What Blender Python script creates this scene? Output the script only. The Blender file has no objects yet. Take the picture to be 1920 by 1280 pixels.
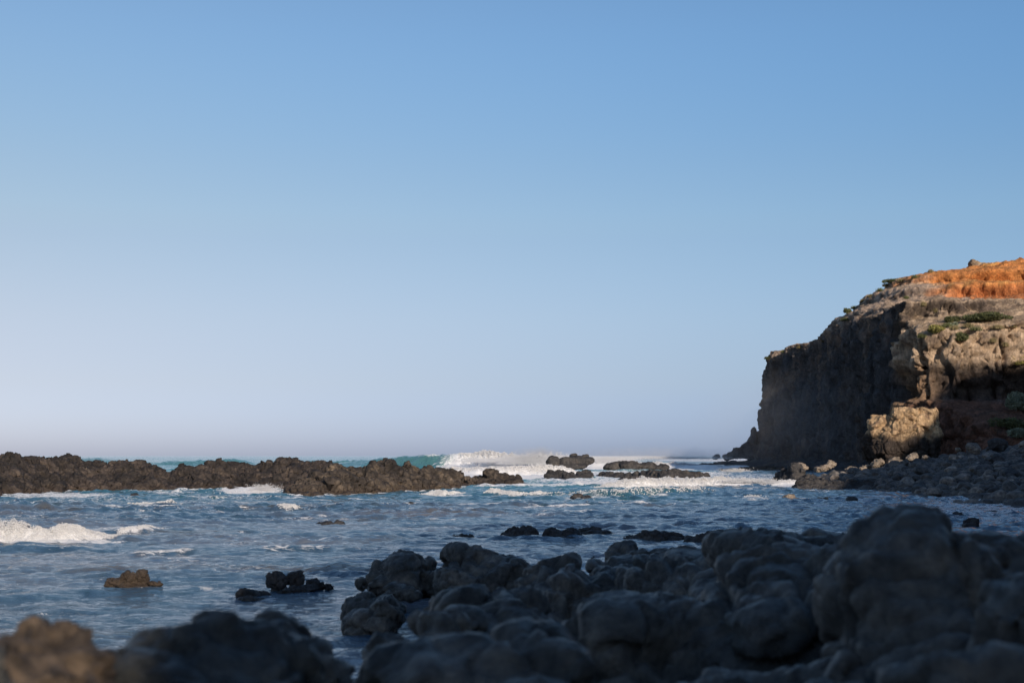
import bpy, bmesh, math, random, time
T0 = time.time()
import numpy as np
from mathutils import Vector, Matrix
from mathutils.bvhtree import BVHTree
R = math.radians
SC = bpy.context.scene
COL = SC.collection
rng = np.random.default_rng(7)
random.seed(7)

# ------------------------------------------------------------------ camera, sky, sun, exposure
F, HOR, CAMZ = 2667.0, 854.0, 2.5           # focal length and horizon of the 1920x1280 photo
TH = math.atan((HOR - 640) / F)
cam = bpy.data.cameras.new('camera'); camo = bpy.data.objects.new('camera', cam); COL.objects.link(camo)
cam.lens = 50.0; cam.sensor_width = 36.0; cam.clip_start = 0.1; cam.clip_end = 30000
camo.location = (0, 0, CAMZ); camo.rotation_euler = (math.pi / 2 + TH, 0, 0)
cam.dof.use_dof = True; cam.dof.focus_distance = 130; cam.dof.aperture_fstop = 2.2
SC.camera = camo

SUN_EL, SUN_A = R(19), R(21)                 # sun behind the camera, to the right
L = Vector((-math.sin(SUN_A) * math.cos(SUN_EL), math.cos(SUN_A) * math.cos(SUN_EL), -math.sin(SUN_EL)))
sun = bpy.data.lights.new('sun', 'SUN'); sun.energy = 5.0; sun.angle = R(0.5); sun.color = (1.0, 0.83, 0.66)
suno = bpy.data.objects.new('sun', sun); COL.objects.link(suno)
suno.rotation_euler = L.to_track_quat('-Z', 'Y').to_euler(); suno.location = (30, -40, 60)

world = bpy.data.worlds.new('World'); SC.world = world; world.use_nodes = True
wn = world.node_tree; wn.nodes.clear()
w_out = wn.nodes.new('ShaderNodeOutputWorld'); w_bg = wn.nodes.new('ShaderNodeBackground')
sky = wn.nodes.new('ShaderNodeTexSky'); sky.sky_type = 'NISHITA'; sky.sun_disc = False
sky.sun_elevation = SUN_EL; sky.sun_rotation = math.pi - SUN_A
sky.air_density = 1.0; sky.dust_density = 0.6; sky.ozone_density = 1.6; sky.altitude = 0
w_bg.inputs['Strength'].default_value = 0.13
# the hazy, slightly pink horizon of the place: the sky's own colour tuned by height and compass direction
w_tc = wn.nodes.new('ShaderNodeTexCoord'); w_sp = wn.nodes.new('ShaderNodeSeparateXYZ'); wn.links.new(w_tc.outputs['Generated'], w_sp.inputs[0])
def w_ramp(stops):
    r = wn.nodes.new('ShaderNodeValToRGB'); e = r.color_ramp.elements
    while len(e) < len(stops): e.new(.5)
    for q, (p, c) in zip(e, stops): q.position = p; q.color = (*[a / 2 for a in c], 1)
    r.color_ramp.interpolation = 'B_SPLINE'; wn.links.new(w_sp.outputs[2], r.inputs[0]); return r.outputs[0]
rl = w_ramp([(0, (0.63, 0.71, 1.25)), (0.02, (0.63, 0.71, 1.25)), (0.05, (0.61, 0.595, 0.86)), (0.095, (0.728, 0.627, 0.737)), (0.15, (0.773, 0.694, 0.72)), (0.168, (0.803, 0.726, 0.731)), (0.22, (0.789, 0.787, 0.803)), (0.289, (0.804, 0.88, 0.94)), (0.6, (0.725, 0.82, 0.92))])
rr_ = w_ramp([(0, (0.32, 0.48, 1.1)), (0.02, (0.32, 0.48, 1.1)), (0.05, (0.413, 0.492, 0.8)), (0.095, (0.547, 0.608, 0.812)), (0.15, (0.593, 0.674, 0.801)), (0.168, (0.623, 0.706, 0.821)), (0.22, (0.572, 0.724, 0.875)), (0.289, (0.608, 0.83, 1.02)), (0.6, (0.646, 0.8, 0.94))])
w_az = wn.nodes.new('ShaderNodeMapRange'); w_az.inputs[1].default_value = -.34; w_az.inputs[2].default_value = .34; wn.links.new(w_sp.outputs[0], w_az.inputs[0])
w_m = wn.nodes.new('ShaderNodeMix'); w_m.data_type = 'RGBA'; wn.links.new(w_az.outputs[0], w_m.inputs[0]); wn.links.new(rl, w_m.inputs[6]); wn.links.new(rr_, w_m.inputs[7])
w_x = wn.nodes.new('ShaderNodeMix'); w_x.data_type = 'RGBA'; w_x.blend_type = 'MULTIPLY'; w_x.inputs[0].default_value = 1
wn.links.new(sky.outputs[0], w_x.inputs[6]); wn.links.new(w_m.outputs[2], w_x.inputs[7])
w_2 = wn.nodes.new('ShaderNodeVectorMath'); w_2.operation = 'SCALE'; w_2.inputs['Scale'].default_value = 2.; wn.links.new(w_x.outputs[2], w_2.inputs[0]); wn.links.new(w_2.outputs[0], w_bg.inputs[0]); wn.links.new(w_bg.outputs[0], w_out.inputs[0])
SC.view_settings.view_transform = 'Standard'; SC.view_settings.look = 'None'
SC.view_settings.exposure = 0.0; SC.view_settings.gamma = 1.0; SC.view_settings.use_curve_mapping = False
SC.cycles.max_bounces = 6; SC.cycles.use_denoising = True

FW = Vector((0, math.cos(TH), math.sin(TH))); UP = Vector((0, -math.sin(TH), math.cos(TH)))
def P(px, py, Y):
    d = Vector((px - 960, 0, 0)) + UP * (640 - py) + FW * F
    return Vector((0, 0, CAMZ)) + d * (Y / d.y)
def W(px, py, z=0.0):
    d = Vector((px - 960, 0, 0)) + UP * (640 - py) + FW * F
    return Vector((0, 0, CAMZ)) + d * ((z - CAMZ) / d.z)

# ------------------------------------------------------------------ numpy noise
_perm = np.random.default_rng(3).permutation(256).astype(np.int32); _perm = np.concatenate([_perm, _perm, _perm])
_g = np.random.default_rng(4).normal(size=(256, 3)); _g /= np.linalg.norm(_g, axis=1)[:, None]; _g = _g.astype(np.float32)
_cellr = np.random.default_rng(5).random((256, 4)).astype(np.float32)
def hsh(ix, iy, iz):
    return _perm[_perm[_perm[ix & 255] + (iy & 255)] + (iz & 255)]
def perlin(p):
    p = np.asarray(p, np.float32); i = np.floor(p).astype(np.int32); f = p - i
    u = f * f * f * (f * (f * 6 - 15) + 10); out = 0
    for dx in (0, 1):
        wx = u[:, 0] if dx else 1 - u[:, 0]
        for dy in (0, 1):
            wy = u[:, 1] if dy else 1 - u[:, 1]
            for dz in (0, 1):
                wz = u[:, 2] if dz else 1 - u[:, 2]
                g = _g[hsh(i[:, 0] + dx, i[:, 1] + dy, i[:, 2] + dz)]
                out = out + wx * wy * wz * (g[:, 0] * (f[:, 0] - dx) + g[:, 1] * (f[:, 1] - dy) + g[:, 2] * (f[:, 2] - dz))
    return out * 1.5
def fbm(p, oct=4, gain=.5, ridged=False):
    a, s, o = 1.0, 0, np.zeros(len(p), np.float32); q = np.asarray(p, np.float32).copy()
    for k in range(oct):
        n = perlin(q + 13.7 * k)
        if ridged: n = 1 - 2 * np.abs(n)
        o += a * n; s += a; a *= gain; q = q * 2.03
    return o / s
def voronoi(p):
    p = np.asarray(p, np.float32); i = np.floor(p).astype(np.int32)
    f1 = np.full(len(p), 9., np.float32); f2 = f1.copy(); idr = np.zeros(len(p), np.float32)
    for dx in (-1, 0, 1):
        for dy in (-1, 0, 1):
            for dz in (-1, 0, 1):
                c = i + np.array([dx, dy, dz], np.int32); r = _cellr[hsh(c[:, 0], c[:, 1], c[:, 2])]
                d = np.sqrt((((c + r[:, :3]) - p) ** 2).sum(1))
                m = d < f1
                f2 = np.where(m, f1, np.minimum(f2, d)); idr = np.where(m, r[:, 3], idr); f1 = np.where(m, d, f1)
    return f1, f2, idr
def S(x, a=0., b=1.):
    t = np.clip((x - a) / (b - a), 0, 1); return t * t * (3 - 2 * t)
def n2(x, y, s, oct=3, seed=0., sy=None, **k):
    x, y = np.asarray(x), np.asarray(y)
    return fbm(np.stack([x / s, y / (sy or s), np.full_like(x, seed * 7.31 + .5)], 1), oct, **k)

# ------------------------------------------------------------------ mesh helpers
def mesh_from(verts, faces, name='m', smooth=True):
    """verts (N,3), faces (M,k) with constant k"""
    me = bpy.data.meshes.new(name); verts = np.asarray(verts, np.float32); faces = np.asarray(faces, np.int32)
    k = faces.shape[1]
    me.vertices.add(len(verts)); me.vertices.foreach_set('co', verts.ravel())
    me.loops.add(faces.size); me.loops.foreach_set('vertex_index', faces.ravel())
    me.polygons.add(len(faces)); me.polygons.foreach_set('loop_start', np.arange(0, faces.size, k, dtype=np.int32))
    me.polygons.foreach_set('loop_total', np.full(len(faces), k, np.int32))
    me.polygons.foreach_set('use_smooth', np.full(len(faces), smooth, bool))
    me.update(calc_edges=True); me.validate()
    return me
def getv(me):
    a = np.empty(len(me.vertices) * 3, np.float32); me.vertices.foreach_get('co', a); return a.reshape(-1, 3)
def getn(me):
    a = np.empty(len(me.vertices) * 3, np.float32); me.vertices.foreach_get('normal', a); return a.reshape(-1, 3)
def setv(me, v):
    me.vertices.foreach_set('co', np.asarray(v, np.float32).ravel()); me.update()
def attr(me, name, vals, typ='FLOAT'):
    a = me.attributes.new(name, typ, 'POINT')
    if typ == 'FLOAT': a.data.foreach_set('value', np.asarray(vals, np.float32))
    else:
        v = np.ones((len(vals), 4), np.float32); v[:, :3] = vals; a.data.foreach_set('color', v.ravel())
def link(name, me, mat, label=None, cat=None, group=None, kind=None, parent=None, center=True):
    if center and parent is None:
        v = getv(me); c = v.mean(0); c[2] = v[:, 2].min(); setv(me, v - c)
    else: c = (0, 0, 0)
    o = bpy.data.objects.new(name, me); COL.objects.link(o); o.location = [float(q) for q in c]
    me.name = name
    if mat: me.materials.append(mat)
    if label: o['label'] = label
    if cat: o['category'] = cat
    if group: o['group'] = group
    if kind: o['kind'] = kind
    if parent: o.parent = parent
    return o
def remesh(me, vox, smooth=0):
    o = bpy.data.objects.new('tmp', me); COL.objects.link(o)
    m = o.modifiers.new('r', 'REMESH'); m.mode = 'VOXEL'; m.voxel_size = vox; m.adaptivity = 0; m.use_smooth_shade = True
    if smooth: m2 = o.modifiers.new('s', 'SMOOTH'); m2.factor = .5; m2.iterations = smooth
    dg = bpy.context.evaluated_depsgraph_get(); r = bpy.data.meshes.new_from_object(o.evaluated_get(dg))
    bpy.data.objects.remove(o); r.materials.clear(); return r
def grid_faces(nr, nc):
    i = np.arange(nr * nc, dtype=np.int32).reshape(nr, nc)
    return np.stack([i[:-1, :-1].ravel(), i[:-1, 1:].ravel(), i[1:, 1:].ravel(), i[1:, :-1].ravel()], 1)
def ico(sub):
    bm = bmesh.new(); bmesh.ops.create_icosphere(bm, subdivisions=sub, radius=1)
    v = np.array([q.co[:] for q in bm.verts], np.float32); f = np.array([[q.index for q in g.verts] for g in bm.faces], np.int32); bm.free()
    return v, f
ICO = {k: ico(k) for k in (1, 2, 3, 4)}
def rotm():
    q = rng.normal(size=4); q /= np.linalg.norm(q); a, b, c, d = q
    return np.array([[a*a+b*b-c*c-d*d, 2*(b*c-a*d), 2*(b*d+a*c)], [2*(b*c+a*d), a*a-b*b+c*c-d*d, 2*(c*d-a*b)], [2*(b*d-a*c), 2*(c*d+a*b), a*a-b*b-c*c+d*d]])
def reseed(vals):
    global rng; rng = np.random.default_rng(int(abs(float(np.sum(np.asarray(vals, float) * np.arange(1, np.size(vals) + 1).reshape(np.shape(vals))))) * 97) % 1000003)
def blob_mesh(blobs, sub=3, box=.62, rough=.13, cut=(.74, .2)):
    """blobs: (cx,cy,cz, rx,ry,rz): blocky lumps of rock, one closed shell each"""
    reseed([b[:6] for b in blobs]); V, Fc, n = [], [], 0; v0, f0 = ICO[sub]
    for b in blobs:
        k_ = abs(b[2]) / b[5]
        if k_ < .95 and b[1] > 6: WET.append((b[0], b[1], b[3] * math.sqrt(1 - k_ * k_), b[4] * math.sqrt(1 - k_ * k_)))
        Rm = rotm(); v = v0 @ Rm.T
        pw = 2 / box; w = (np.abs(v) ** pw).sum(1) ** (-1 / pw); v = v * w[:, None] / 1.06
        # knock facets off
        for k in range(12):
            d = rng.normal(size=3); d /= np.linalg.norm(d); h = cut[0] + rng.random() * cut[1]
            t = v @ d; v = v - d * np.maximum(t - h, 0)[:, None]
        v = v * (1 + rough * perlin(v * 1.3 + rng.random(3) * 50))[:, None]
        tilt = (rng.random() - .5) * .5; c, s = math.cos(tilt), math.sin(tilt)
        v = v * np.array(b[3:6]); v = np.stack([v[:, 0] * c - v[:, 2] * s, v[:, 1], v[:, 0] * s + v[:, 2] * c], 1)
        V.append(v + np.array(b[:3])); Fc.append(f0 + n); n += len(v)
    return mesh_from(np.concatenate(V), np.concatenate(Fc))
def rough_rock(me, vox, s, amp=1., crack=1., zs=1., mid=1., blocks=False):
    """voxel-join the lumps and weather them; s: size of the lumps in metres"""
    me = remesh(me, vox); v = getv(me); n = getn(me); o = rng.random(3) * 40
    q = v * np.array([1, 1, zs])
    d = fbm(q / s + o, 5, .55) * .17 * s
    d += (fbm(q / (s * .3) + o, 4, .6, ridged=True) - .3) * .075 * s * mid
    f1, f2, idr = voronoi(q / (s * .55) + o + .35 * np.stack([perlin(q / s * 1.5), perlin(q / s * 1.5 + 9), perlin(q / s * 1.5 + 19)], 1))
    d += (idr - .5) * .10 * s - (1 - S(f2 - f1, 0, .12)) * .11 * s * crack
    if blocks:
        f1, f2, idr = voronoi(q * np.array([1, 1, .8]) / (s * 1.35) + o + 3); d += (idr - .5) * .42 * s - (1 - S(f2 - f1, 0, .07)) * .24 * s
    f1, f2, idr = voronoi(q / (s * .2) + o)
    d += (idr - .5) * .035 * s * mid - (1 - S(f2 - f1, 0, .16)) * .022 * s * crack
    setv(me, v + n * (d * amp)[:, None]); return me

# ------------------------------------------------------------------ materials
def newmat(name):
    m = bpy.data.materials.new(name); m.use_nodes = True; nt = m.node_tree
    return m, nt, nt.nodes['Principled BSDF'], nt.nodes['Material Output']
def N(nt, t, **k):
    n = nt.nodes.new(t)
    for a, b in k.items():
        if a in n.inputs.keys(): n.inputs[a].default_value = b
        else: setattr(n, a, b)
    return n
def ramp(nt, src, stops):
    r = nt.nodes.new('ShaderNodeValToRGB'); e = r.color_ramp.elements
    while len(e) < len(stops): e.new(.5)
    for q, (p, c) in zip(e, stops): q.position = p; q.color = (c if len(c) == 4 else (*c, 1)) if isinstance(c, tuple) else (c, c, c, 1)
    nt.links.new(src, r.inputs[0]); return r.outputs[0]
def mixc(nt, f, a, b, mode='MIX'):
    m = nt.nodes.new('ShaderNodeMix'); m.data_type = 'RGBA'; m.blend_type = mode
    for s, q in ((m.inputs[0], f), (m.inputs[6], a), (m.inputs[7], b)):
        if isinstance(q, (int, float)): s.default_value = q
        elif isinstance(q, tuple): s.default_value = (*q, 1)
        else: nt.links.new(q, s)
    return m.outputs[2]
def noise(nt, vec, scale, detail=4, rough=.55, dist=0):
    n = N(nt, 'ShaderNodeTexNoise'); n.inputs['Scale'].default_value = scale; n.inputs['Detail'].default_value = detail
    n.inputs['Roughness'].default_value = rough; n.inputs['Distortion'].default_value = dist
    nt.links.new(vec, n.inputs['Vector']); return n.outputs['Fac']
def math_(nt, op, a, b=None):
    m = nt.nodes.new('ShaderNodeMath'); m.operation = op
    for s, q in zip(m.inputs, (a, b)):
        if q is None: continue
        if isinstance(q, (int, float)): s.default_value = q
        else: nt.links.new(q, s)
    return m.outputs[0]
def rock_mat(name, c_dark, c_mid, c_light, size, wet=.5, algae=None, rough=.72, spots=None):
    """size: metres of the main colour pattern"""
    m, nt, b, out = newmat(name); g = N(nt, 'ShaderNodeNewGeometry'); pos = g.outputs['Position']
    n1 = noise(nt, pos, 1 / size, 6, .6); n2_ = noise(nt, pos, 6 / size, 5, .65)
    c = ramp(nt, n1, [(.3, c_dark), (.5, c_mid), (.72, c_light)])
    v = ramp(nt, n2_, [(.3, (.4, .4, .42)), (.5, (.95, .95, .95)), (.7, (1.75, 1.7, 1.62))])
    c = mixc(nt, 1.0, c, v, 'MULTIPLY')
    if spots:
        sp = ramp(nt, noise(nt, pos, 1.6 / size, 5, .7), [(.60, 0.), (.70, 1.)]); c = mixc(nt, math_(nt, 'MULTIPLY', sp, .75), c, spots)
    sx = N(nt, 'ShaderNodeSeparateXYZ'); nt.links.new(pos, sx.inputs[0])
    zz = math_(nt, 'ADD', sx.outputs[2], math_(nt, 'MULTIPLY', n2_, .5))
    wl = ramp(nt, math_(nt, 'MULTIPLY', zz, 1 / (wet * 2 + .01)), [(.25, 1.), (.8, 0.)])
    if algae: c = mixc(nt, math_(nt, 'MULTIPLY', wl, .7), c, algae)
    nt.links.new(c, b.inputs['Base Color'])
    nt.links.new(math_(nt, 'SUBTRACT', rough, math_(nt, 'MULTIPLY', wl, .35)), b.inputs['Roughness'])
    b.inputs['Specular IOR Level'].default_value = .35
    bp = N(nt, 'ShaderNodeBump'); bp.inputs['Strength'].default_value = .9; bp.inputs['Distance'].default_value = size * .08
    hgt = math_(nt, 'ADD', noise(nt, pos, 7 / size, 7, .72), math_(nt, 'MULTIPLY', noise(nt, pos, 40 / size, 4, .7), .3))
    nt.links.new(hgt, bp.inputs['Height']); nt.links.new(bp.outputs[0], b.inputs['Normal'])
    return m
M_FORE = rock_mat('dark_basalt', (.024, .029, .031), (.066, .069, .068), (.17, .160, .145), .8, .3, rough=.42)
M_FORET = rock_mat('tan_basalt', (.035, .029, .025), (.095, .072, .053), (.21, .16, .115), .45, .05)
M_REEF = rock_mat('reef_basalt', (.016, .014, .013), (.050, .041, .035), (.14, .112, .085), 1.5, .5, (.05, .034, .022), spots=(.17, .13, .085))
M_REEFD = rock_mat('brown_reef_basalt', (.012, .011, .011), (.034, .028, .026), (.095, .075, .062), 1.5, .5, (.045, .03, .02), spots=(.13, .105, .085))
M_MID = rock_mat('black_basalt', (.018, .018, .021), (.04, .039, .041), (.08, .073, .068), 1.2, .4)
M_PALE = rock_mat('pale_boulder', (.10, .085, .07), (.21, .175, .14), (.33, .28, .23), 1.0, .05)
M_OUT = rock_mat('outcrop_rock', (.07, .05, .038), (.24, .17, .11), (.42, .31, .2), 2.2, .05)
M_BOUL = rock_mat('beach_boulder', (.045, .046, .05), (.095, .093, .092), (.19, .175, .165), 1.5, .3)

_nt = M_BOUL.node_tree; _b = _nt.nodes['Principled BSDF']; _oi = _nt.nodes.new('ShaderNodeObjectInfo'); _src = _b.inputs['Base Color'].links[0].from_socket
_nt.links.new(mixc(_nt, 1., _src, ramp(_nt, _oi.outputs['Random'], [(0., (.45, .46, .5)), (.6, (1.1, 1.08, 1.05)), (1., (2.1, 1.9, 1.7))]), 'MULTIPLY'), _b.inputs['Base Color'])
def head_mat():
    m, nt, b, out = newmat('headland_rock'); g = N(nt, 'ShaderNodeNewGeometry'); pos = g.outputs['Position']
    a = N(nt, 'ShaderNodeAttribute', attribute_name='col')
    mp = N(nt, 'ShaderNodeMapping'); mp.inputs['Scale'].default_value = (1, 1, .35); nt.links.new(pos, mp.inputs[0])
    v = ramp(nt, math_(nt, 'ADD', math_(nt, 'MULTIPLY', noise(nt, mp.outputs[0], .9, 9, .72), .6), math_(nt, 'MULTIPLY', noise(nt, pos, 3.5, 6, .7), .4)), [(.36, (.36, .36, .37)), (.5, (1., .98, .96)), (.64, (1.8, 1.75, 1.66))])
    c = mixc(nt, 1., a.outputs['Color'], v, 'MULTIPLY'); nt.links.new(c, b.inputs['Base Color'])
    b.inputs['Roughness'].default_value = .9; b.inputs['Specular IOR Level'].default_value = .15
    bp = N(nt, 'ShaderNodeBump'); bp.inputs['Strength'].default_value = 1.; bp.inputs['Distance'].default_value = .9
    nt.links.new(noise(nt, mp.outputs[0], 1.3, 9, .72), bp.inputs['Height']); nt.links.new(bp.outputs[0], b.inputs['Normal'])
    return m
M_HEAD = head_mat()

def sea_mat():
    m, nt, b, out = newmat('sea_water'); g = N(nt, 'ShaderNodeNewGeometry'); pos = g.outputs['Position']
    a = N(nt, 'ShaderNodeAttribute', attribute_name='col'); f = N(nt, 'ShaderNodeAttribute', attribute_name='foam')
    nt.links.new(a.outputs['Color'], b.inputs['Base Color']); b.inputs['Roughness'].default_value = .06; b.inputs['IOR'].default_value = 1.333; sp_ = N(nt, 'ShaderNodeAttribute', attribute_name='gloss'); nt.links.new(sp_.outputs['Fac'], b.inputs['Specular IOR Level'])
    mp = N(nt, 'ShaderNodeMapping'); mp.inputs['Scale'].default_value = (.75, 1, 1); nt.links.new(pos, mp.inputs[0])
    h = math_(nt, 'ADD', math_(nt, 'MULTIPLY', noise(nt, mp.outputs[0], .9, 3, .6, .6), 1.5), math_(nt, 'ADD', noise(nt, mp.outputs[0], 2.4, 5, .68, .5), math_(nt, 'MULTIPLY', noise(nt, mp.outputs[0], 9., 4, .65), .3)))
    bp = N(nt, 'ShaderNodeBump'); bp.inputs['Strength'].default_value = 1.; bp.inputs['Distance'].default_value = .13
    nt.links.new(h, bp.inputs['Height']); nt.links.new(bp.outputs[0], b.inputs['Normal'])
    fo = nt.nodes.new('ShaderNodeBsdfPrincipled'); fo.inputs['Base Color'].default_value = (.90, .91, .92, 1); fo.inputs['Roughness'].default_value = .8
    fo.inputs['Specular IOR Level'].default_value = .2
    bp2 = N(nt, 'ShaderNodeBump'); bp2.inputs['Distance'].default_value = .12; nt.links.new(noise(nt, pos, 6, 6, .75), bp2.inputs['Height']); nt.links.new(bp2.outputs[0], fo.inputs['Normal'])
    k = math_(nt, 'ADD', f.outputs['Fac'], math_(nt, 'MULTIPLY', math_(nt, 'SUBTRACT', noise(nt, mp.outputs[0], 3.2, 9, .8, 1.2), .5), 2.0))
    k = ramp(nt, k, [(.44, 0.), (.60, 1.)])
    mx = nt.nodes.new('ShaderNodeMixShader'); nt.links.new(k, mx.inputs[0]); nt.links.new(b.outputs[0], mx.inputs[1]); nt.links.new(fo.outputs[0], mx.inputs[2])
    nt.links.new(mx.outputs[0], out.inputs[0]); return m
M_SEA = sea_mat()
M_FROTH, _nt, _b, _o = newmat('froth'); _b.inputs['Base Color'].default_value = (.9, .9, .9, 1); _b.inputs['Roughness'].default_value = .7; _b.inputs['Specular IOR Level'].default_value = .2
_tr = _nt.nodes.new('ShaderNodeBsdfTranslucent'); _tr.inputs[0].default_value = (.85, .87, .9, 1); _mx = _nt.nodes.new('ShaderNodeMixShader'); _mx.inputs[0].default_value = .5
_nt.links.new(_b.outputs[0], _mx.inputs[1]); _nt.links.new(_tr.outputs[0], _mx.inputs[2]); _nt.links.new(_mx.outputs[0], _o.inputs[0])
def leaf_mat(name, c1, c2):
    m, nt, b, out = newmat(name); g = N(nt, 'ShaderNodeNewGeometry')
    c = ramp(nt, noise(nt, g.outputs['Position'], 1.6, 5, .7), [(.3, c1), (.7, c2)]); nt.links.new(c, b.inputs['Base Color']); b.inputs['Roughness'].default_value = .7
    return m
M_LEAF = leaf_mat('green_leaves', (.03, .04, .015), (.10, .11, .035))
M_LEAFY = leaf_mat('yellow_green_leaves', (.14, .13, .03), (.26, .24, .07))
M_LEAFG = leaf_mat('grey_green_leaves', (.08, .10, .06), (.24, .27, .19))
M_WOOD, _nt, _b, _o = newmat('shrub_wood'); _b.inputs['Base Color'].default_value = (.09, .06, .04, 1)

# ------------------------------------------------------------------ sea
def seg_dist(x, y, pts):
    """distance to a polyline, fraction along it, side (+ = far from the camera side)"""
    pts = np.array([(p[0], p[1]) for p in pts], float); L_ = np.r_[0, np.cumsum(np.hypot(*np.diff(pts, axis=0).T))]
    best = np.full(len(x), 1e9); t = np.zeros(len(x)); sd = np.zeros(len(x))
    for k in range(len(pts) - 1):
        a, b = pts[k], pts[k + 1]; d = b - a; l2 = (d ** 2).sum()
        u = np.clip(((x - a[0]) * d[0] + (y - a[1]) * d[1]) / l2, 0, 1)
        ex, ey = x - a[0] - u * d[0], y - a[1] - u * d[1]; e = np.hypot(ex, ey); m = e < best
        best = np.where(m, e, best); t = np.where(m, (L_[k] + u * math.sqrt(l2)) / L_[-1], t)
        sd = np.where(m, np.sign(d[0] * ey - d[1] * ex), sd)
    return best, t, sd
# breaking waves and swells: (points on the water (px, py), height, front width, back width, foam)
def wp(*pp): return [W(a, b)[:2] for a, b in pp]
def yp(*pp): return [((a - 960) / F * Y, Y) for a, Y in pp]
WAVES = [
    (wp((-160, 1012), (0, 1014), (110, 1013), (225, 1008)), .33, .5, 1.3, 1.),
    (wp((215, 1002), (260, 998), (300, 994)), .17, .4, 1., .6),
    (wp((240, 948), (285, 949), (335, 948)), .2, .5, 1.2, .4),
    (wp((-40, 960), (60, 957), (120, 958)), .30, 1.0, 2.0, 0.),
    (wp((520, 956), (545, 958), (568, 957)), .15, .4, 1.0, .4),
    (wp((235, 1042), (262, 1041), (300, 1038), (350, 1036), (380, 1035)), .10, .3, .9, .50),
    (wp((450, 1035), (500, 1033), (560, 1032), (640, 1030)), .09, .3, .9, .42),
    (wp((480, 985), (530, 984), (600, 981), (660, 981)), .08, .5, 1.4, .15),
    (wp((0, 1030), (100, 1033), (190, 1030)), .1, .6, 1.3, .2),
    (wp((-60, 1135), (60, 1120), (200, 1112), (330, 1108), (420, 1105)), .07, .4, 1.0, 0.),
    (wp((788, 928), (830, 929), (872, 927)), .2, .5, 1.2, .6),
    (wp((905, 927), (960, 929), (1035, 928)), .2, .5, 1.2, .6),
    (wp((1035, 929), (1150, 932), (1250, 928), (1345, 922)), .42, 1.0, 2.0, .25),
    (wp((1110, 916), (1190, 915), (1280, 913), (1350, 912), (1410, 911)), .62, 1.0, 2.0, 1.),
    (wp((860, 914), (960, 914), (1060, 912), (1120, 911)), .25, 1., 2., .6),
    (wp((1425, 911), (1460, 911), (1500, 908)), .3, .8, 1.5, .9),
    (yp((560, 300), (740, 268), (860, 255), (960, 250), (1040, 252)), 2.3, 4.5, 6.0, .9),
    (yp((540, 330), (640, 320), (700, 318), (800, 330)), 1.6, 5.0, 9.0, .12),
    (yp((780, 178), (860, 172), (950, 170), (1020, 172), (1100, 176)), 1.1, 2.5, 4.0, 1.),
    (yp((1020, 270), (1120, 262), (1200, 262), (1330, 285)), .8, 4, 8, .6),
    (yp((1270, 250), (1340, 240), (1420, 245)), .7, 3, 5, .8),
    (yp((-200, 420), (-20, 430), (150, 440), (260, 430)), 1.6, 7, 12, .12),
    (yp((300, 300), (420, 290), (500, 295)), 1.3, 5, 9, .15),
]
# foam lying on the water: (px,py) centre, px radii, strength
FOAM = [(90, 929, 150, 6, .60), (300, 921, 90, 4, .45), (20, 944, 80, 5, .42), (180, 938, 120, 7, .40), (330, 958, 160, 8, .34), (640, 945, 120, 8, .34), (120, 970, 160, 8, .34), (480, 1000, 120, 6, .32), (470, 921, 70, 7, .75), (430, 934, 110, 5, .42), (380, 940, 60, 4, .4),
        (545, 950, 40, 4, .42), (584, 952, 18, 4, .4), (230, 992, 90, 5, .5), (60, 1015, 210, 4, .7), (640, 978, 30, 4, .3), (900, 889, 130, 12, .85), (1000, 893, 150, 9, .8), (1160, 878, 220, 9, .85), (1080, 868, 120, 6, .9),
        (1200, 893, 200, 7, .62), (1230, 906, 200, 8, .75), (950, 906, 140, 5, .45), (1330, 862, 130, 4, .6), (1420, 874, 70, 4, .55), (1120, 902, 160, 6, .6), (1380, 897, 120, 6, .45), (1475, 909, 40, 5, .7), (1580, 898, 60, 4, .45),
        (1100, 934, 60, 4, .5), (1415, 936, 40, 5, .45), (1700, 940, 120, 8, .28), (1820, 955, 150, 22, .50), (1880, 975, 80, 12, .5), (1650, 950, 140, 14, .38), (860, 862, 120, 5, .7), (1110, 856, 160, 3, .8), (960, 864, 120, 6, .9), (390, 1103, 22, 4, .5), (560, 1025, 50, 3, .3)]
def to_px(x, y):
    return 960 + x / y * F, HOR + CAMZ / y * F
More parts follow.
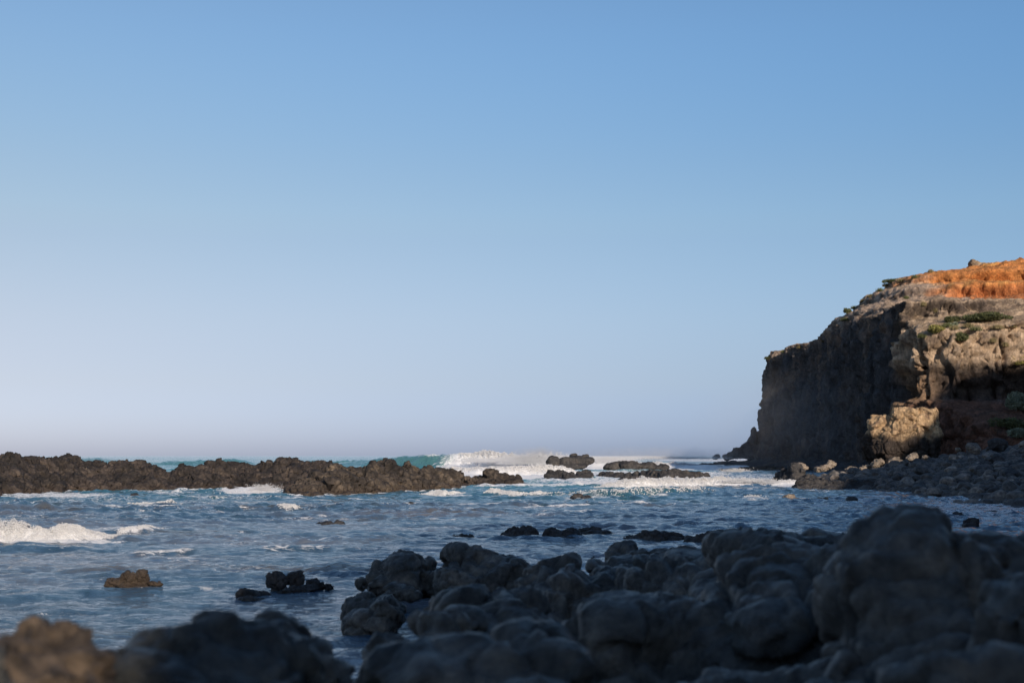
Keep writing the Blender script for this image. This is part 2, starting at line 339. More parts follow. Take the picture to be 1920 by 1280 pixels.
def sea_height(x, y):
    r = np.hypot(x, y); oc = S(y, 118, 190) * (1 - S(x, 48, 60)); far = 1 - S(r, 900, 4000) * .6
    amp = (.068 + .060 * S(y, 25, 60) * (1 - S(x, 12, 30)) + .035 * S(x, 10, 20)) * (.55 + 1.1 * S(n2(x, y, 16, 3, 70, 5.), -.35, .45))
    near = 1 - S(r, 150, 260)
    z = amp * (.9 * n2(x, y, 3.0, 2, 1, 2.2) + near * (1.25 * n2(x, y, 1.15, 2, 2, .85) + .55 * n2(x, y, .5, 2, 3, .38)))
    z += amp * .8 * n2(x, y, 1.9, 4, 8, 1.15, ridged=True)
    z += (1 - S(r, 30, 70)) * .020 * (n2(x, y, .55, 3, 71, .30) + .6 * n2(x, y, 1.3, 3, 72, .55, ridged=True))
    z += oc * far * (.40 * n2(x, y, 22, 2, 4, 9, ridged=True) + .28 * n2(x, y, 9, 3, 5, 4))
    z += oc * .55 * n2(x, y, 90, 2, 6, 28)
    fo = np.zeros(len(x))
    X, Y_ = x, y
    for k, (pts, h, wf, wb, fm) in enumerate(WAVES):
        pa = np.array([(p[0], p[1]) for p in pts]); pad = 3.2 * max(wf, wb)
        idx = np.nonzero((X > pa[:, 0].min() - pad) & (X < pa[:, 0].max() + pad) & (Y_ > pa[:, 1].min() - pad) & (Y_ < pa[:, 1].max() + pad))[0]
        if not len(idx): continue
        x, y = X[idx], Y_[idx]
        jit = n2(x, y, max(2.5, wb * 2), 2, 20 + k) * wf * .9 + n2(x, y, .5, 2, 21 + k) * wf * .35
        d, t, s = seg_dist(x, y + jit, pts); w = np.where(s > 0, wb, wf)
        env = S(t, 0, .75) * (1 - S(t, .9, 1)) * (1 - .35 * S(x / y * F + 960, 925, 985)) if k == 16 else S(t, 0, .18) * (1 - S(t, .80, 1)) * np.clip(.82 + (.25 if k == 0 else .5) * n2(x, y, wb * 1.5, 3, 40 + k), 0, 1.4)
        z[idx] += h * env * np.exp(-(d / w) ** 2 * 1.6)
        if fm > 0:
            fd = np.exp(-(d / np.where(s > 0, wb * .55, wf * 1.4)) ** 2)
            if k == 16: pxx = x / y * F + 960 + 60 * n2(x, y, 2.2, 4, 78, 1.2); fd = fd * (.06 + .94 * S(pxx, 885, 965)) + .9 * (s < 0) * S(d, 2.2, 4.0) * (1 - S(d, 6, 10)) * S(pxx, 800, 860) + .6 * np.exp(-((d - .5) / 1.0) ** 2) * S(n2(x, y, 9, 2, 77), -.2, .3)
            z[idx] += np.clip(fd * env, 0, 1) * h * .35 * n2(x, y, .35 + h * .3, 4, 90 + k)
            fo[idx] += np.clip(env * 1.5, 0, 1) * fd * fm * 1.15
    x, y = X, Y_
    return z, fo
WET = []
def build_sea():
    ths = np.concatenate([np.linspace(-78, -25, 40, endpoint=False), np.linspace(-25, 25, 620), np.linspace(25, 78, 41)[1:]]) * math.pi / 180
    rs = np.concatenate([np.exp(np.linspace(math.log(4.), math.log(420), 1500)), np.exp(np.linspace(math.log(420), math.log(12000), 260))[1:]])
    rr, tt = np.meshgrid(rs, ths, indexing='ij'); x = (rr * np.sin(tt)).ravel(); y = (rr * np.cos(tt)).ravel()
    z, fo = sea_height(x, y); px, py = to_px(x, np.maximum(y, .5))
    for (a, b, ra, rb, s) in FOAM:
        e = ((px - a) / ra) ** 2 + ((py - b) / rb) ** 2
        fo = np.maximum(fo, s * (1 - S(e, .3, 1.35)))
    # wash and lace of foam where rocks stand in the water
    ring = np.zeros(len(x)); order = np.argsort(y); ys = y[order]
    for (cx, cy, ra, rb) in WET:
        w = .22 + .0055 * cy; i0, i1 = np.searchsorted(ys, (cy - rb - w, cy + rb + w)); id_ = order[i0:i1]; id_ = id_[np.abs(x[id_] - cx) < ra + w]
        if len(id_):
            e = np.hypot((x[id_] - cx) / ra, (y[id_] - cy) / rb); dd = (e - 1) * min(ra, rb); ring[id_] = np.maximum(ring[id_], 1 - S(dd, w * .15, w))
    fo = np.where(fo < .15, fo - .55 * S(y, 105, 190), fo)
    rn = n2(x, y, 1.4, 3, 81, 1.0); fo = np.maximum(fo, ring * (.50 + .30 * rn) * (.75 + .35 * S(y, 40, 90)))
    # white caps on the open sea, thin streaks in the bay
    oc = S(y, 150, 230)
    wc = n2(x, y, 26, 4, 9, 8)
    fo = np.maximum(fo, oc * S(wc, .33, .50) * .75)
    st = n2(x, y, 5, 3, 11, 1.6); fo = np.maximum(fo, (1 - oc) * (.75 + .25 * S(y, 30, 70)) * S(st, -.05, .4) * (.47 + .12 * S(y, 50, 75)))
    # colour: teal beyond the reef, grey blue over the shallow rock floor, brown where weed shows through
    teal = np.array([.022, .19, .20]); bay = np.array([.034, .076, .122]); brown = np.array([.10, .075, .045]); deep = np.array([.015, .12, .155])
    k = S(y + n2(x, y, 30, 2, 12) * 20, 60, 150)[:, None] * (1 - S(px, 1150, 1400))[:, None]
    c = bay * (1 - k) + teal * k
    kd = S(n2(x, y, 120, 3, 13, 40), -.2, .5)[:, None] * S(y, 200, 500)[:, None]; c = c * (1 - kd) + deep * kd
    bz = S(n2(x, y, 7, 3, 14, 3.0), .05, .5) * S(y, 14, 22) * (1 - S(y, 62, 85)) * (1 - S(x, 6, 12)) * .75
    c = c * (1 - bz[:, None]) + brown * bz[:, None]
    pl = S(n2(x, y, 9, 3, 83, 5.), -.25, .3) * S(y, 12, 18) * (1 - S(y, 60, 80)) * (1 - S(x, 8, 16)) * .8; c = c * (1 - pl[:, None]) + np.array([.13, .145, .175]) * pl[:, None]
    wv = S(z, .25, .9)[:, None] * S(y, 70, 110)[:, None]; c = c * (1 - wv * .7) + np.array([.10, .21, .21]) * wv * .7
    v = np.stack([x, y, z], 1); me = mesh_from(v, grid_faces(len(rs), len(ths))[:, ::-1])
    attr(me, 'gloss', .5 - .42 * S(y, 130, 400)); attr(me, 'foam', np.clip(fo, -.6, 1)); attr(me, 'col', c, 'FLOAT_COLOR')
    link('sea', me, M_SEA, 'choppy blue sea with whitecaps, teal out by the horizon', 'sea', kind='structure', center=False)


# ------------------------------------------------------------------ froth and spray
OCT_V = np.array([[1, 0, 0], [-1, 0, 0], [0, 1, 0], [0, -1, 0], [0, 0, 1], [0, 0, -1]], np.float32)
OCT_F = np.array([[0, 2, 4], [2, 1, 4], [1, 3, 4], [3, 0, 4], [2, 0, 5], [1, 2, 5], [3, 1, 5], [0, 3, 5]], np.int32)
def particles(pos, size):
    n = len(pos); rot = rng.normal(size=(n, 1, 3)) * .3
    v = OCT_V[None] * (size[:, None, None] * (.7 + .6 * rng.random((n, 6, 1)))) + pos[:, None, :]
    f = OCT_F[None] + (np.arange(n, dtype=np.int32) * 6)[:, None, None]
    return mesh_from(v.reshape(-1, 3), f.reshape(-1, 3))
def froth(pts, h, depth, n, size, label, name='breaking_wave', cat='wave', power=1.6, kind=None, clump=1., lo=0.):
    pts = np.array([(p[0], p[1]) for p in pts], float); L_ = np.r_[0, np.cumsum(np.hypot(*np.diff(pts, axis=0).T))]
    t = rng.random(n * 2); u = t * L_[-1]; x = np.interp(u, L_, pts[:, 0]); y = np.interp(u, L_, pts[:, 1])
    env = np.sin(np.pi * np.clip(t, 0, 1)) ** .4
    lump = np.clip(.50 + .8 * n2(u, np.zeros_like(u), clump, 2, len(pts) + h) + 1.0 * n2(u, np.zeros_like(u), clump * .22, 3, len(pts) + h + 5), .08, 1.6)
    zz = rng.random(n * 2) ** power * h * np.clip(env * lump, 0, 2)
    keep = rng.random(n * 2) < np.clip(env * .8, 0, 1); lat = rng.normal(size=n * 2) * depth * (1 - .3 * zz / h)
    dens = fbm(np.stack([x, y * .5, zz * 2], 1) / (clump * .22), 3); keep &= dens > -.10 + .25 * zz / h - .25 * np.clip(h / .5, 0, 1)
    x = x + rng.normal(size=n * 2) * size; y = y + lat + .25 * depth; x, y, zz = x[keep][:n], y[keep][:n], zz[keep][:n]
    z0, _ = sea_height(x, y); hr = np.percentile(z0, 92) + .02; zz = zz * np.clip(z0 / hr, .1, 1.25); z0 = z0 - size * .5
    s = size * (.25 + rng.random(len(x)) ** 2 * 1.2) * (1.15 - .75 * np.clip(zz / h, 0, 1))
    me = particles(np.stack([x, y, z0 * (1 - lo) + zz + lo * h * .0], 1), s)
    return link(name, me, M_FROTH, label, cat, kind=kind)
froth(WAVES[0][0], .25, .5, 70000, .021, 'long white foaming wave rolling in at the left edge, nearest of the big breakers')
froth(WAVES[1][0], .12, .35, 3500, .018, 'short thin white crest trailing off right of the long left breaker')
froth(WAVES[2][0], .14, .5, 6000, .026, 'small white breaker between the left reef and the long foaming wave')
froth(WAVES[4][0], .14, .25, 2500, .034, 'tiny white wave crest in front of the middle reef')
froth(WAVES[10][0], .16, .5, 7000, .042, 'white breaker just below the right end of the brown reef')
froth(WAVES[11][0], .14, .6, 8000, .042, 'long low line of foam below the reef tip in mid picture')
froth(WAVES[12][0], .16, .7, 5000, .04, 'greenish wave face with foam specks in front of the long white breaker')
froth(WAVES[13][0], .42, .8, 40000, .038, 'long white breaker below the row of low black rocks')
froth(WAVES[15][0], .35, .4, 6000, .045, 'white wash around the foot of the dark leaning rock')
froth(WAVES[16][0][2:], 1.0, 2.2, 26000, .085, 'largest curling teal wave with a white crest behind the reef', clump=6)
froth(WAVES[18][0], .5, 1.2, 30000, .08, 'wide white wave of foam directly behind the reef boulders', clump=3)
froth(WAVES[19][0], .9, 1.5, 18000, .085, 'white surf breaking round the far domed rocks', clump=4)
def plume(px, py, rx, ry, Y, n, size, label, lean=0., up=True):
    """cloud of fine drops; wide at the foot, ragged and thin at the top"""
    c = P(px, py, Y); k = Y / F
    x = rng.normal(size=n) * rx * k * .5; z = np.abs(rng.normal(size=n)) * ry * k * .55 if up else rng.normal(size=n) * ry * k * .4
    y = rng.normal(size=n) * rx * k * .35
    tall = .45 + 1.0 * np.clip(n2(x, y * .2, rx * k * .22, 3, px) + .45, 0, 1.6)
    z = z * tall; m_ = z < ry * k * (.75 + .5 * n2(x, y * .2, rx * k * .15, 2, px + 2)); x, y, z = x[m_], y[m_], z[m_]; x = x + z * lean
    d = n2(x + c.x, z + 50, ry * k * .16, 3, Y); keep = (d > -.05 - .6 * (1 - np.clip(z / (ry * k * .8), 0, 1)))
    x, y, z = x[keep], y[keep], z[keep]
    s = size * (.3 + rng.random(len(x)) * .9) * (1.1 - .6 * np.clip(z / (ry * k), 0, 1))
    me = particles(np.stack([x + c.x, y + c.y, z + c.z], 1), s); link('sea_spray', me, M_FROTH, label, 'spray', kind='stuff')
plume(1010, 870, 62, 27, 240, 90000, .032, 'white spray thrown up left of the domed rocks near the horizon', .35)
plume(925, 866, 60, 11, 246, 40000, .032, 'white spray along the back of the curling wave', .3)
plume(1130, 864, 55, 11, 250, 40000, .030, 'low white spray right of the domed rocks', .5)
plume(1250, 860, 110, 8, 290, 9000, .05, 'faint mist drifting in front of the cliff point', .5)
plume(492, 922, 26, 20, 97, 5000, .026, 'splash of white drops against the foot of the middle reef', .3)
plume(470, 926, 45, 8, 95, 3000, .05, 'white froth at the foot of the middle reef', .0)
plume(852, 912, 16, 14, 118, 1200, .05, 'small splash in the gap beside the reef tip', .4)
plume(1400, 905, 45, 12, 112, 5000, .05, 'splash at the right end of the long breaker', .4)
plume(1375, 888, 25, 14, 200, 3000, .07, 'white splash between the low ledges under the cliff', .4)
plume(1412, 934, 14, 9, 84, 700, .035, 'splash over a small rock right of the breakers', .3)

# ------------------------------------------------------------------ rocks
def mass(outline, base_py, depth_front, depth_back, r, dens=1., Y=None, fpow=.8):
    """lumps filling a rock mass whose skyline is `outline` (px, py); base_py: its waterline in front"""
    o = np.array(outline, float); out = []; reseed(o)
    _Y = Y if Y else CAMZ * F / ((base_py[0][1] if isinstance(base_py, list) else base_py) - HOR); _in = min(.7 * r * F / _Y, (o[-1, 0] - o[0, 0]) * .3); px = o[0, 0] + _in
    while px <= o[-1, 0] - _in + .5:
        bp = np.interp(px, [b[0] for b in base_py], [b[1] for b in base_py]) if isinstance(base_py, list) else base_py
        Yf = Y if Y else CAMZ * F / (bp - HOR); Yc = Yf + depth_front
        zt = P(px, np.interp(px, o[:, 0], o[:, 1]), Yc).z; X = (px - 960) / F * Yc
        kk = max(2, int((depth_front + depth_back) / (r * .8)))
        for j in range(kk):
            yy = -depth_front + (depth_front + depth_back) * (j + .5 * rng.random()) / max(1, kk - 1)
            fr = np.clip((yy + depth_front) / max(depth_front, .01), 0, 1) if yy < 0 else 1 - .35 * yy / max(depth_back, .01)
            top = zt * (.22 + .78 * fr ** fpow) if yy < 0 else zt * fr * .93
            if abs(yy) < r * .5: top = zt
            rr = r * (.5 + .95 * rng.random() ** 1.4); top = top - (0 if abs(yy) < r * .5 else rng.random() * .2 * zt)
            rz = max(rr * (.7 + .3 * rng.random()), min(top * .5, rr * 1.3))
            out.append((X + (yy) * (px - 960) / F + (rng.random() - .5) * r * .5, Yc + yy, top - rz * .93, rr * 1.15, rr, rz))
            if top - rz > rz * .4: out.append((X + (rng.random() - .5) * r, Yc + yy + (rng.random() - .5) * r * .4, (top - rz) * .4, rr * 1.2, rr * 1.1, max(rz, top * .45)))
        px += r * .85 / dens * F / Yc
    return out
def near_rock(me, vox, s, amp=1., fuse=0):
    """big rounded basalt: swelling faces, a few long cracks, fine pitting"""
    me = remesh(me, vox, fuse or int(np.clip((.09 * s / vox) ** 2 * .8, 1, 6))); v = getv(me); n = getn(me); o = rng.random(3) * 40
    wv = v + .22 * s * np.stack([perlin(v / s * 1.3 + o), perlin(v / s * 1.3 + 9 + o), perlin(v / s * 1.3 + 19 + o)], 1) + .04 * s * np.stack([perlin(v / s * 7), perlin(v / s * 7 + 9), perlin(v / s * 7 + 19)], 1)
    d = perlin(v / (s * 1.3) + o) * .13 * s + perlin(v / (s * .5) + o) * .05 * s + fbm(v / (s * .22) + o, 5, .62) * .035 * s
    f1, f2, idr = voronoi(wv / (s * .9) + o); d += (idr - .5) * .13 * s - np.exp(-((f2 - f1) / .085) ** 2) * .12 * s
    cr = perlin(wv / (s * .6) + o + 7); d -= np.exp(-(cr / .05) ** 2) * .07 * s * S(perlin(v / s + 50), -.2, .2)
    f1, f2, idr = voronoi(wv / (s * .38) + o); d += (idr - .5) * .06 * s - np.exp(-((f2 - f1) / .10) ** 2) * .035 * s
    rd = fbm(v / (s * .35) + o + 3, 4, .6, ridged=True); d += (rd - .4) * .045 * s
    setv(me, v + n * (d * amp)[:, None]); return me
def make_rock(name, blobs, vox, s, mat, label, cat='rock', group=None, amp=1., crack=None, mid=None, **k):
    crack = crack or (1.7 if name == 'rock_reef' else 1.); mid = mid or (1.1 if name == 'rock_reef' else 1.)
    me = rough_rock(blob_mesh(blobs), vox, s, amp, crack, 1., mid, name == 'rock_reef'); return link(name, me, mat, label, cat, group, **k)
REEF = 'brown reef ledges across the left of the bay'
make_rock('rock_reef', mass([(-220, 862), (-60, 859), (0, 856), (22, 850), (40, 854), (60, 858), (110, 860), (145, 855), (160, 856), (172, 864), (215, 866), (240, 861), (262, 866), (300, 870), (318, 884), (334, 900), (345, 915)],
    [(-220, 940), (0, 929), (120, 922), (250, 921), (345, 919)], 6, 5, .95), .09, 1.05, M_REEFD, 'long brown reef running out of the left edge', 'reef', REEF)
make_rock('rock_reef', mass([(305, 895), (340, 881), (383, 870), (395, 866), (430, 864), (480, 866), (500, 860), (522, 856), (545, 856), (556, 866), (600, 862), (622, 866), (650, 885)],
    [(305, 920), (450, 917), (560, 918), (650, 918)], 6, 4, .9), .09, 1.0, M_REEFD, 'flat-topped brown reef just right of the saddle, splash at its foot', 'reef', REEF)
make_rock('rock_reef', mass([(560, 900), (600, 888), (625, 872), (670, 869), (700, 869), (708, 861), (722, 861), (732, 866), (745, 864), (760, 865), (775, 868), (788, 878), (805, 876), (830, 877), (845, 880), (862, 884), (874, 896)],
    [(560, 931), (640, 928), (700, 924), (780, 920), (874, 913)], 5, 3, .85), .085, 1.1, M_REEF, 'lighter brown reef of rounded blocks, sunlit in mid picture', 'reef', REEF)
make_rock('rock_reef', mass([(868, 898), (880, 893), (905, 889), (925, 883), (950, 885), (966, 892), (977, 898), (982, 908)],
    [(868, 912), (982, 912)], 3, 3, .8), .085, 1.0, M_REEF, 'low rounded rock at the right tip of the reef, beside white water', 'reef', REEF)
def el(px, py, rx, ry, Y, dy=1., vs=1.):
    c = P(px, py, Y); k = Y / F; return (c.x, c.y, c.z, rx * k, (rx + ry) * .5 * k * dy, ry * k * vs)
FAR = 'black rocks standing in the far surf'
make_rock('sea_rock', [el(1037, 868, 14, 15, 222), el(1062, 868, 20, 14, 222), el(1085, 865, 18, 12, 223), el(1100, 864, 14, 9, 223), el(1075, 855, 9, 6, 226), el(1097, 855, 8, 4, 226), el(1060, 878, 42, 10, 222)], .16, 2., M_MID, 'double domed black rock with spray behind it near the horizon', 'rock', FAR, amp=.5)
make_rock('sea_rock', [el(1150, 876, 20, 10, 205), el(1180, 875, 28, 13, 205), el(1210, 876, 26, 11, 205), el(1238, 878, 18, 7, 205), el(1192, 886, 54, 8, 205)], .15, 1.8, M_MID, 'long flat dark ledge awash right of the domed rock', 'rock', FAR)
def ledge(o, b, f, bk, r, label, mat=M_MID, vox=.07, s=.9, group=FAR, name='sea_rock', cat='rock', **k):
    make_rock(name, mass(o, b, f, bk, r, **k), vox, s, mat, label, cat, group)
ledge([(1026, 884), (1034, 881), (1055, 881), (1060, 888)], 899, 1.2, 1.2, .5, 'leftmost block of the row of low black rocks')
ledge([(1055, 890), (1062, 882), (1070, 882), (1078, 892)], 900, 1.0, 1.0, .45, 'small block wedged second in the row of low black rocks')
ledge([(1076, 893), (1090, 882), (1102, 879), (1110, 887), (1113, 894)], 897, 1.2, 1.2, .5, 'pointed hump third in the row of low black rocks')
ledge([(1118, 890), (1135, 883), (1155, 885), (1165, 884), (1182, 886), (1200, 883), (1220, 880), (1240, 883), (1262, 878), (1275, 881), (1300, 883), (1325, 886), (1332, 892)], [(1118, 896), (1250, 900), (1332, 897)], 1.6, 2, .55, 'long knobbly right end of the row of low black rocks')
ledge([(1160, 898), (1172, 892), (1190, 890), (1205, 894), (1222, 896)], 901, 1.0, 1, .4, 'low black shelf in front of the knobbly ledge')
ledge([(1238, 900), (1250, 896), (1262, 897), (1270, 901)], 903, .8, .8, .35, 'small round black rock at the foot of the knobbly ledge')
ledge([(1278, 876), (1330, 873), (1370, 872), (1385, 876)], 880, 2, 3, .9, 'long thin black ledge under the cliff, left of the brown shelf', vox=.14, s=1.4)
ledge([(1310, 868), (1345, 866), (1380, 864), (1430, 868), (1500, 868), (1570, 870)], 874, 3, 8, 1.5, 'flat dark platform along the foot of the far cliff', vox=.22, s=2)
ledge([(1350, 880), (1400, 875), (1440, 872), (1470, 876), (1520, 876), (1560, 874)], 884, 3, 5, .9, 'brown rubble shelf in front of the cliff platform', mat=M_REEF, vox=.14, s=1.2)
make_rock('sea_rock', [el(1344, 856, 8, 5, 330), el(1340, 858, 6, 3, 330)], .25, 1.5, M_MID, 'tiny isolated rock left of the cliff point', 'rock', FAR)
make_rock('sea_rock', mass([(1452, 892), (1458, 884), (1466, 877), (1478, 868), (1490, 865), (1500, 872), (1506, 884), (1520, 892), (1545, 896), (1556, 902)], [(1452, 905), (1556, 908)], .9, 1, .5), .07, .9, M_MID, 'dark leaning rock standing at the edge of the boulder beach', 'rock', FAR)
ledge([(1490, 903), (1500, 899), (1520, 898), (1560, 900), (1600, 898), (1640, 899), (1660, 903)], [(1490, 917), (1660, 917)], 1.2, 1.5, .5, 'low black ledge running out from the boulder beach', vox=.06, s=.8)
MIDG = 'dark rocks awash in the middle of the bay'
ledge([(944, 1000), (955, 990), (975, 986), (995, 985), (1004, 992), (1007, 1002)], 1009, .5, .5, .24, 'low black rock leftmost in the line awash across the bay', vox=.03, s=.5, group=MIDG)
ledge([(1024, 1003), (1035, 993), (1050, 989), (1070, 988), (1080, 997), (1084, 1004)], 1012, .5, .5, .33, 'black rock second from left in the line awash across the bay', vox=.03, s=.5, group=MIDG)
ledge([(1076, 996), (1090, 984), (1110, 987), (1130, 992), (1150, 996), (1160, 1001)], 1004, .4, .5, .3, 'low tapering black rock third in the line awash across the bay', vox=.03, s=.5, group=MIDG)
ledge([(1170, 1010), (1190, 1000), (1220, 996), (1250, 995), (1270, 997), (1284, 1006)], 1013, .5, .6, .3, 'long flat black rock fourth in the line awash across the bay', vox=.03, s=.5, group=MIDG)
ledge([(1286, 1010), (1310, 1000), (1340, 994), (1370, 991), (1400, 993), (1418, 998), (1424, 1006)], 1018, .6, .8, .32, 'widest low black rock, rightmost in the line awash across the bay', vox=.03, s=.5, group=MIDG)
ledge([(850, 1005), (870, 1000), (888, 1001), (895, 1006)], 1008, .3, .3, .2, 'barely exposed black rock left of the awash line', vox=.03, s=.4, group=MIDG)
make_rock('sea_rock', [el(218, 1092, 25, 11, 27), el(241, 1082, 15, 14, 27), el(264, 1081, 14, 14, 27), el(286, 1094, 17, 5, 27), el(245, 1098, 48, 9, 27)], .016, .28, M_REEF, 'small knobbly brown rock alone in the water at the left', crack=1.4)
make_rock('sea_rock', [el(520, 1090, 22, 21, 26.5), el(556, 1087, 17, 17, 26.5), el(590, 1097, 19, 13, 26.5), el(613, 1101, 12, 9, 26.5), el(560, 1108, 44, 12, 26)], .018, .35, M_MID, 'black two-humped boulder pile in open water, left of centre', 'rock', MIDG, crack=1.4)
ledge([(456, 1112), (470, 1103), (488, 1100), (504, 1106), (508, 1114)], 1121, .3, .3, .2, 'small black rock beside the two-humped pile', vox=.02, s=.3, group=MIDG)
ledge([(605, 978), (620, 974), (645, 975), (660, 981)], 983, .3, .4, .3, 'small wave-washed rock in the bay before the reef', vox=.04, s=.4, group=MIDG)
ledge([(768, 942), (778, 938), (786, 942)], 946, .3, .3, .25, 'tiny dark rock in the bay below the sunlit reef', vox=.04, s=.4, group=MIDG)
ledge([(236, 926), (246, 923), (256, 925), (272, 929)], 932, .4, .4, .35, 'small black rock at the foot of the left reef', vox=.05, s=.5, group=MIDG)
ledge([(1072, 930), (1082, 925), (1096, 926), (1104, 932)], 936, .4, .4, .3, 'small black rock in the green wave face', vox=.05, s=.5, group=MIDG)
for o, b, lb in (([(1470, 928), (1484, 924), (1493, 930)], 936, 'small tan rock in the shallows left of the black ledge'), ([(1527, 934), (1532, 924), (1540, 930), (1548, 934)], 938, 'small pointed tan rock in the shallows below the black ledge')):
    ledge(o, b, .2, .2, .2, lb, mat=M_PALE, vox=.04, s=.3, group='small tan rocks in the shallows')
SH = 'dark boulders in the shallows off the beach'
ledge([(1587, 934), (1594, 929), (1604, 933)], 941, .3, .3, .25, 'round dark rock in the shallows, leftmost off the beach', vox=.04, s=.4, group=SH)
ledge([(1772, 966), (1790, 959), (1810, 962), (1812, 970)], 971, .3, .4, .28, 'dark boulder behind the tall foreground rock', vox=.03, s=.4, group=SH)
ledge([(1800, 978), (1812, 968), (1824, 976), (1832, 984)], 989, .25, .3, .2, 'wet dark boulder just right of the tall foreground rock', vox=.02, s=.3, group=SH)
ledge([(1886, 962), (1898, 957), (1912, 962)], 964, .2, .3, .2, 'flat dark rock in the shallows near the right edge', vox=.03, s=.3, group=SH)
ledge([(1836, 962), (1852, 956), (1870, 958), (1880, 962)], 963, .2, .3, .2, 'low dark rock awash between the beach and the foreground', vox=.03, s=.3, group=SH)

# ---- foreground boulders, near and out of focus
FG = 'dark foreground boulders'
def fore(label, bl, vox=.03, s=.5, mat=M_FORE, amp=1., cut=(.68, .24), fuse=0, dy=1.25):
    bl = [(b[0], b[1], b[2] * 1.14, b[3] * 1.10, b[4], (b[5] if len(b) > 5 else 1.) * dy) for b in bl]
    me = near_rock(blob_mesh([el(*b) for b in bl], 4, .64, .06, cut), vox, s, amp, fuse); return link('boulder', me, mat, label, 'boulder', FG)
fore('sunlit tan boulder at the bottom left corner', [(105, 1190, 72, 46, 4.6), (40, 1236, 80, 52, 4.4), (160, 1246, 58, 50, 4.5), (20, 1265, 60, 90, 4.3), (110, 1310, 90, 76, 4.3), (60, 1380, 160, 120, 4.4)], .02, .35, M_FORET, cut=(.82, .14))
fore('small dark rock cut by the bottom left corner', [(-12, 1275, 46, 55, 3.3), (0, 1360, 60, 80, 3.3)], .02, .3)
fore('broad dark boulder with a knob on top, bottom left', [(335, 1238, 105, 58, 5.4), (405, 1178, 46, 34, 5.4), (445, 1218, 88, 56, 5.5), (250, 1268, 80, 50, 5.2), (360, 1310, 200, 90, 5.2), (510, 1265, 80, 75, 5.5), (380, 1400, 240, 120, 5.4)], .025, .45, cut=(.84, .14))
fore('dark boulder sloping down to the water behind the knobbed one', [(510, 1205, 60, 48, 7.4), (560, 1250, 60, 50, 7.2), (610, 1280, 50, 38, 7.0), (540, 1310, 110, 60, 7.1), (540, 1400, 150, 90, 7.1)], .03, .4, cut=(.8, .16))
fore('rounded dark boulder left in the pair by the water', [(752, 1076, 46, 44, 25), (722, 1085, 30, 32, 25.4), (745, 1105, 55, 30, 24.8)], .04, .6)
fore('small dark rock between the paired boulders', [(803, 1068, 20, 22, 25.4), (808, 1095, 32, 28, 25)], .04, .5)
fore('big dome-shaped dark boulder right in the pair by the water', [(880, 1062, 52, 40, 24.5), (935, 1068, 52, 40, 24.5), (905, 1092, 90, 42, 24), (965, 1090, 32, 38, 24), (860, 1100, 50, 38, 23.6)], .04, .7)
fore('squat block standing in the water, lower centre', [(675, 1150, 34, 34, 20.8, 1.2), (726, 1148, 36, 42, 20.4, 1.2), (700, 1170, 52, 30, 20.3)], .03, .5)
fore('small dark rock at the left foot of the rounded paired boulder', [(690, 1094, 22, 14, 26)], .03, .4)
fore('small dark rock wedged above the squat block', [(760, 1112, 30, 16, 23), (742, 1106, 22, 14, 23.3)], .03, .4)
fore('wide fused basalt outcrop with a vertical crack, right of centre by the water', [(1045, 1085, 54, 52, 17.5), (1022, 1125, 50, 50, 17), (1075, 1140, 60, 80, 16.8), (1150, 1092, 60, 50, 17.5), (1165, 1140, 80, 80, 17), (1110, 1200, 130, 90, 16.5), (1165, 1044, 36, 24, 22.5), (1215, 1046, 56, 26, 22), (1265, 1052, 52, 30, 22), (1215, 1090, 120, 50, 21), (1330, 1078, 100, 52, 16), (1270, 1092, 80, 48, 15.5), (1390, 1078, 80, 58, 15.5), (1330, 1135, 150, 80, 15), (1425, 1056, 60, 42, 16), (1440, 1120, 90, 80, 15), (1470, 1024, 70, 30, 14, 1.2), (1545, 1012, 64, 26, 14), (1610, 1014, 60, 27, 13.5), (1520, 1070, 180, 64, 13), (1430, 1056, 62, 42, 13.5), (1620, 1070, 120, 66, 13)], .045, .95, fuse=14, dy=1.7)
fore('biggest broad basalt mass right of centre, sloping down to the bottom edge', [(1510, 1112, 150, 84, 9.4, 0.7), (1445, 1160, 110, 90, 9.2), (1590, 1140, 120, 104, 9.2, 0.8), (1520, 1250, 220, 130, 8.6, 0.7), (1425, 1240, 90, 110, 8.8), (1350, 1165, 58, 48, 10.5), (1325, 1210, 76, 62, 10), (1345, 1280, 100, 90, 9.5), (1195, 1184, 92, 72, 9.2), (1145, 1225, 82, 80, 9), (1245, 1230, 84, 90, 9), (1190, 1320, 150, 110, 8.8), (1480, 1290, 140, 56, 6.4), (1370, 1302, 110, 66, 6.6), (1320, 1345, 130, 70, 6.6)], .035, .9, fuse=16, dy=1.5)
fore('tallest dark boulder with a flat top at right', [(1698, 1004, 50, 34, 7, 1.2), (1748, 1002, 58, 36, 7, 1.2), (1792, 1030, 54, 40, 7, 1.2), (1650, 1050, 50, 56, 7), (1830, 1060, 60, 56, 7), (1730, 1060, 110, 72, 7), (1735, 1120, 130, 110, 7), (1690, 1180, 110, 140, 6.8), (1790, 1160, 100, 150, 6.9), (1740, 1290, 170, 150, 6.6)], .03, .7, cut=(.8, .16), fuse=8, dy=1.3)
fore('dark basalt mass filling the right edge below the beach', [(1870, 1034, 80, 42, 8), (1930, 1052, 70, 46, 8), (1890, 1115, 110, 90, 7.8), (1960, 1130, 110, 120, 7.8), (1880, 1240, 130, 130, 7.6)], .03, .7, fuse=10, dy=1.4)
fore('low flecked rocks in the bottom right corner', [(1700, 1284, 110, 42, 4.6), (1800, 1280, 100, 42, 4.5), (1890, 1288, 100, 45, 4.4), (1600, 1302, 100, 38, 4.7)], .02, .5, fuse=8, dy=1.4)
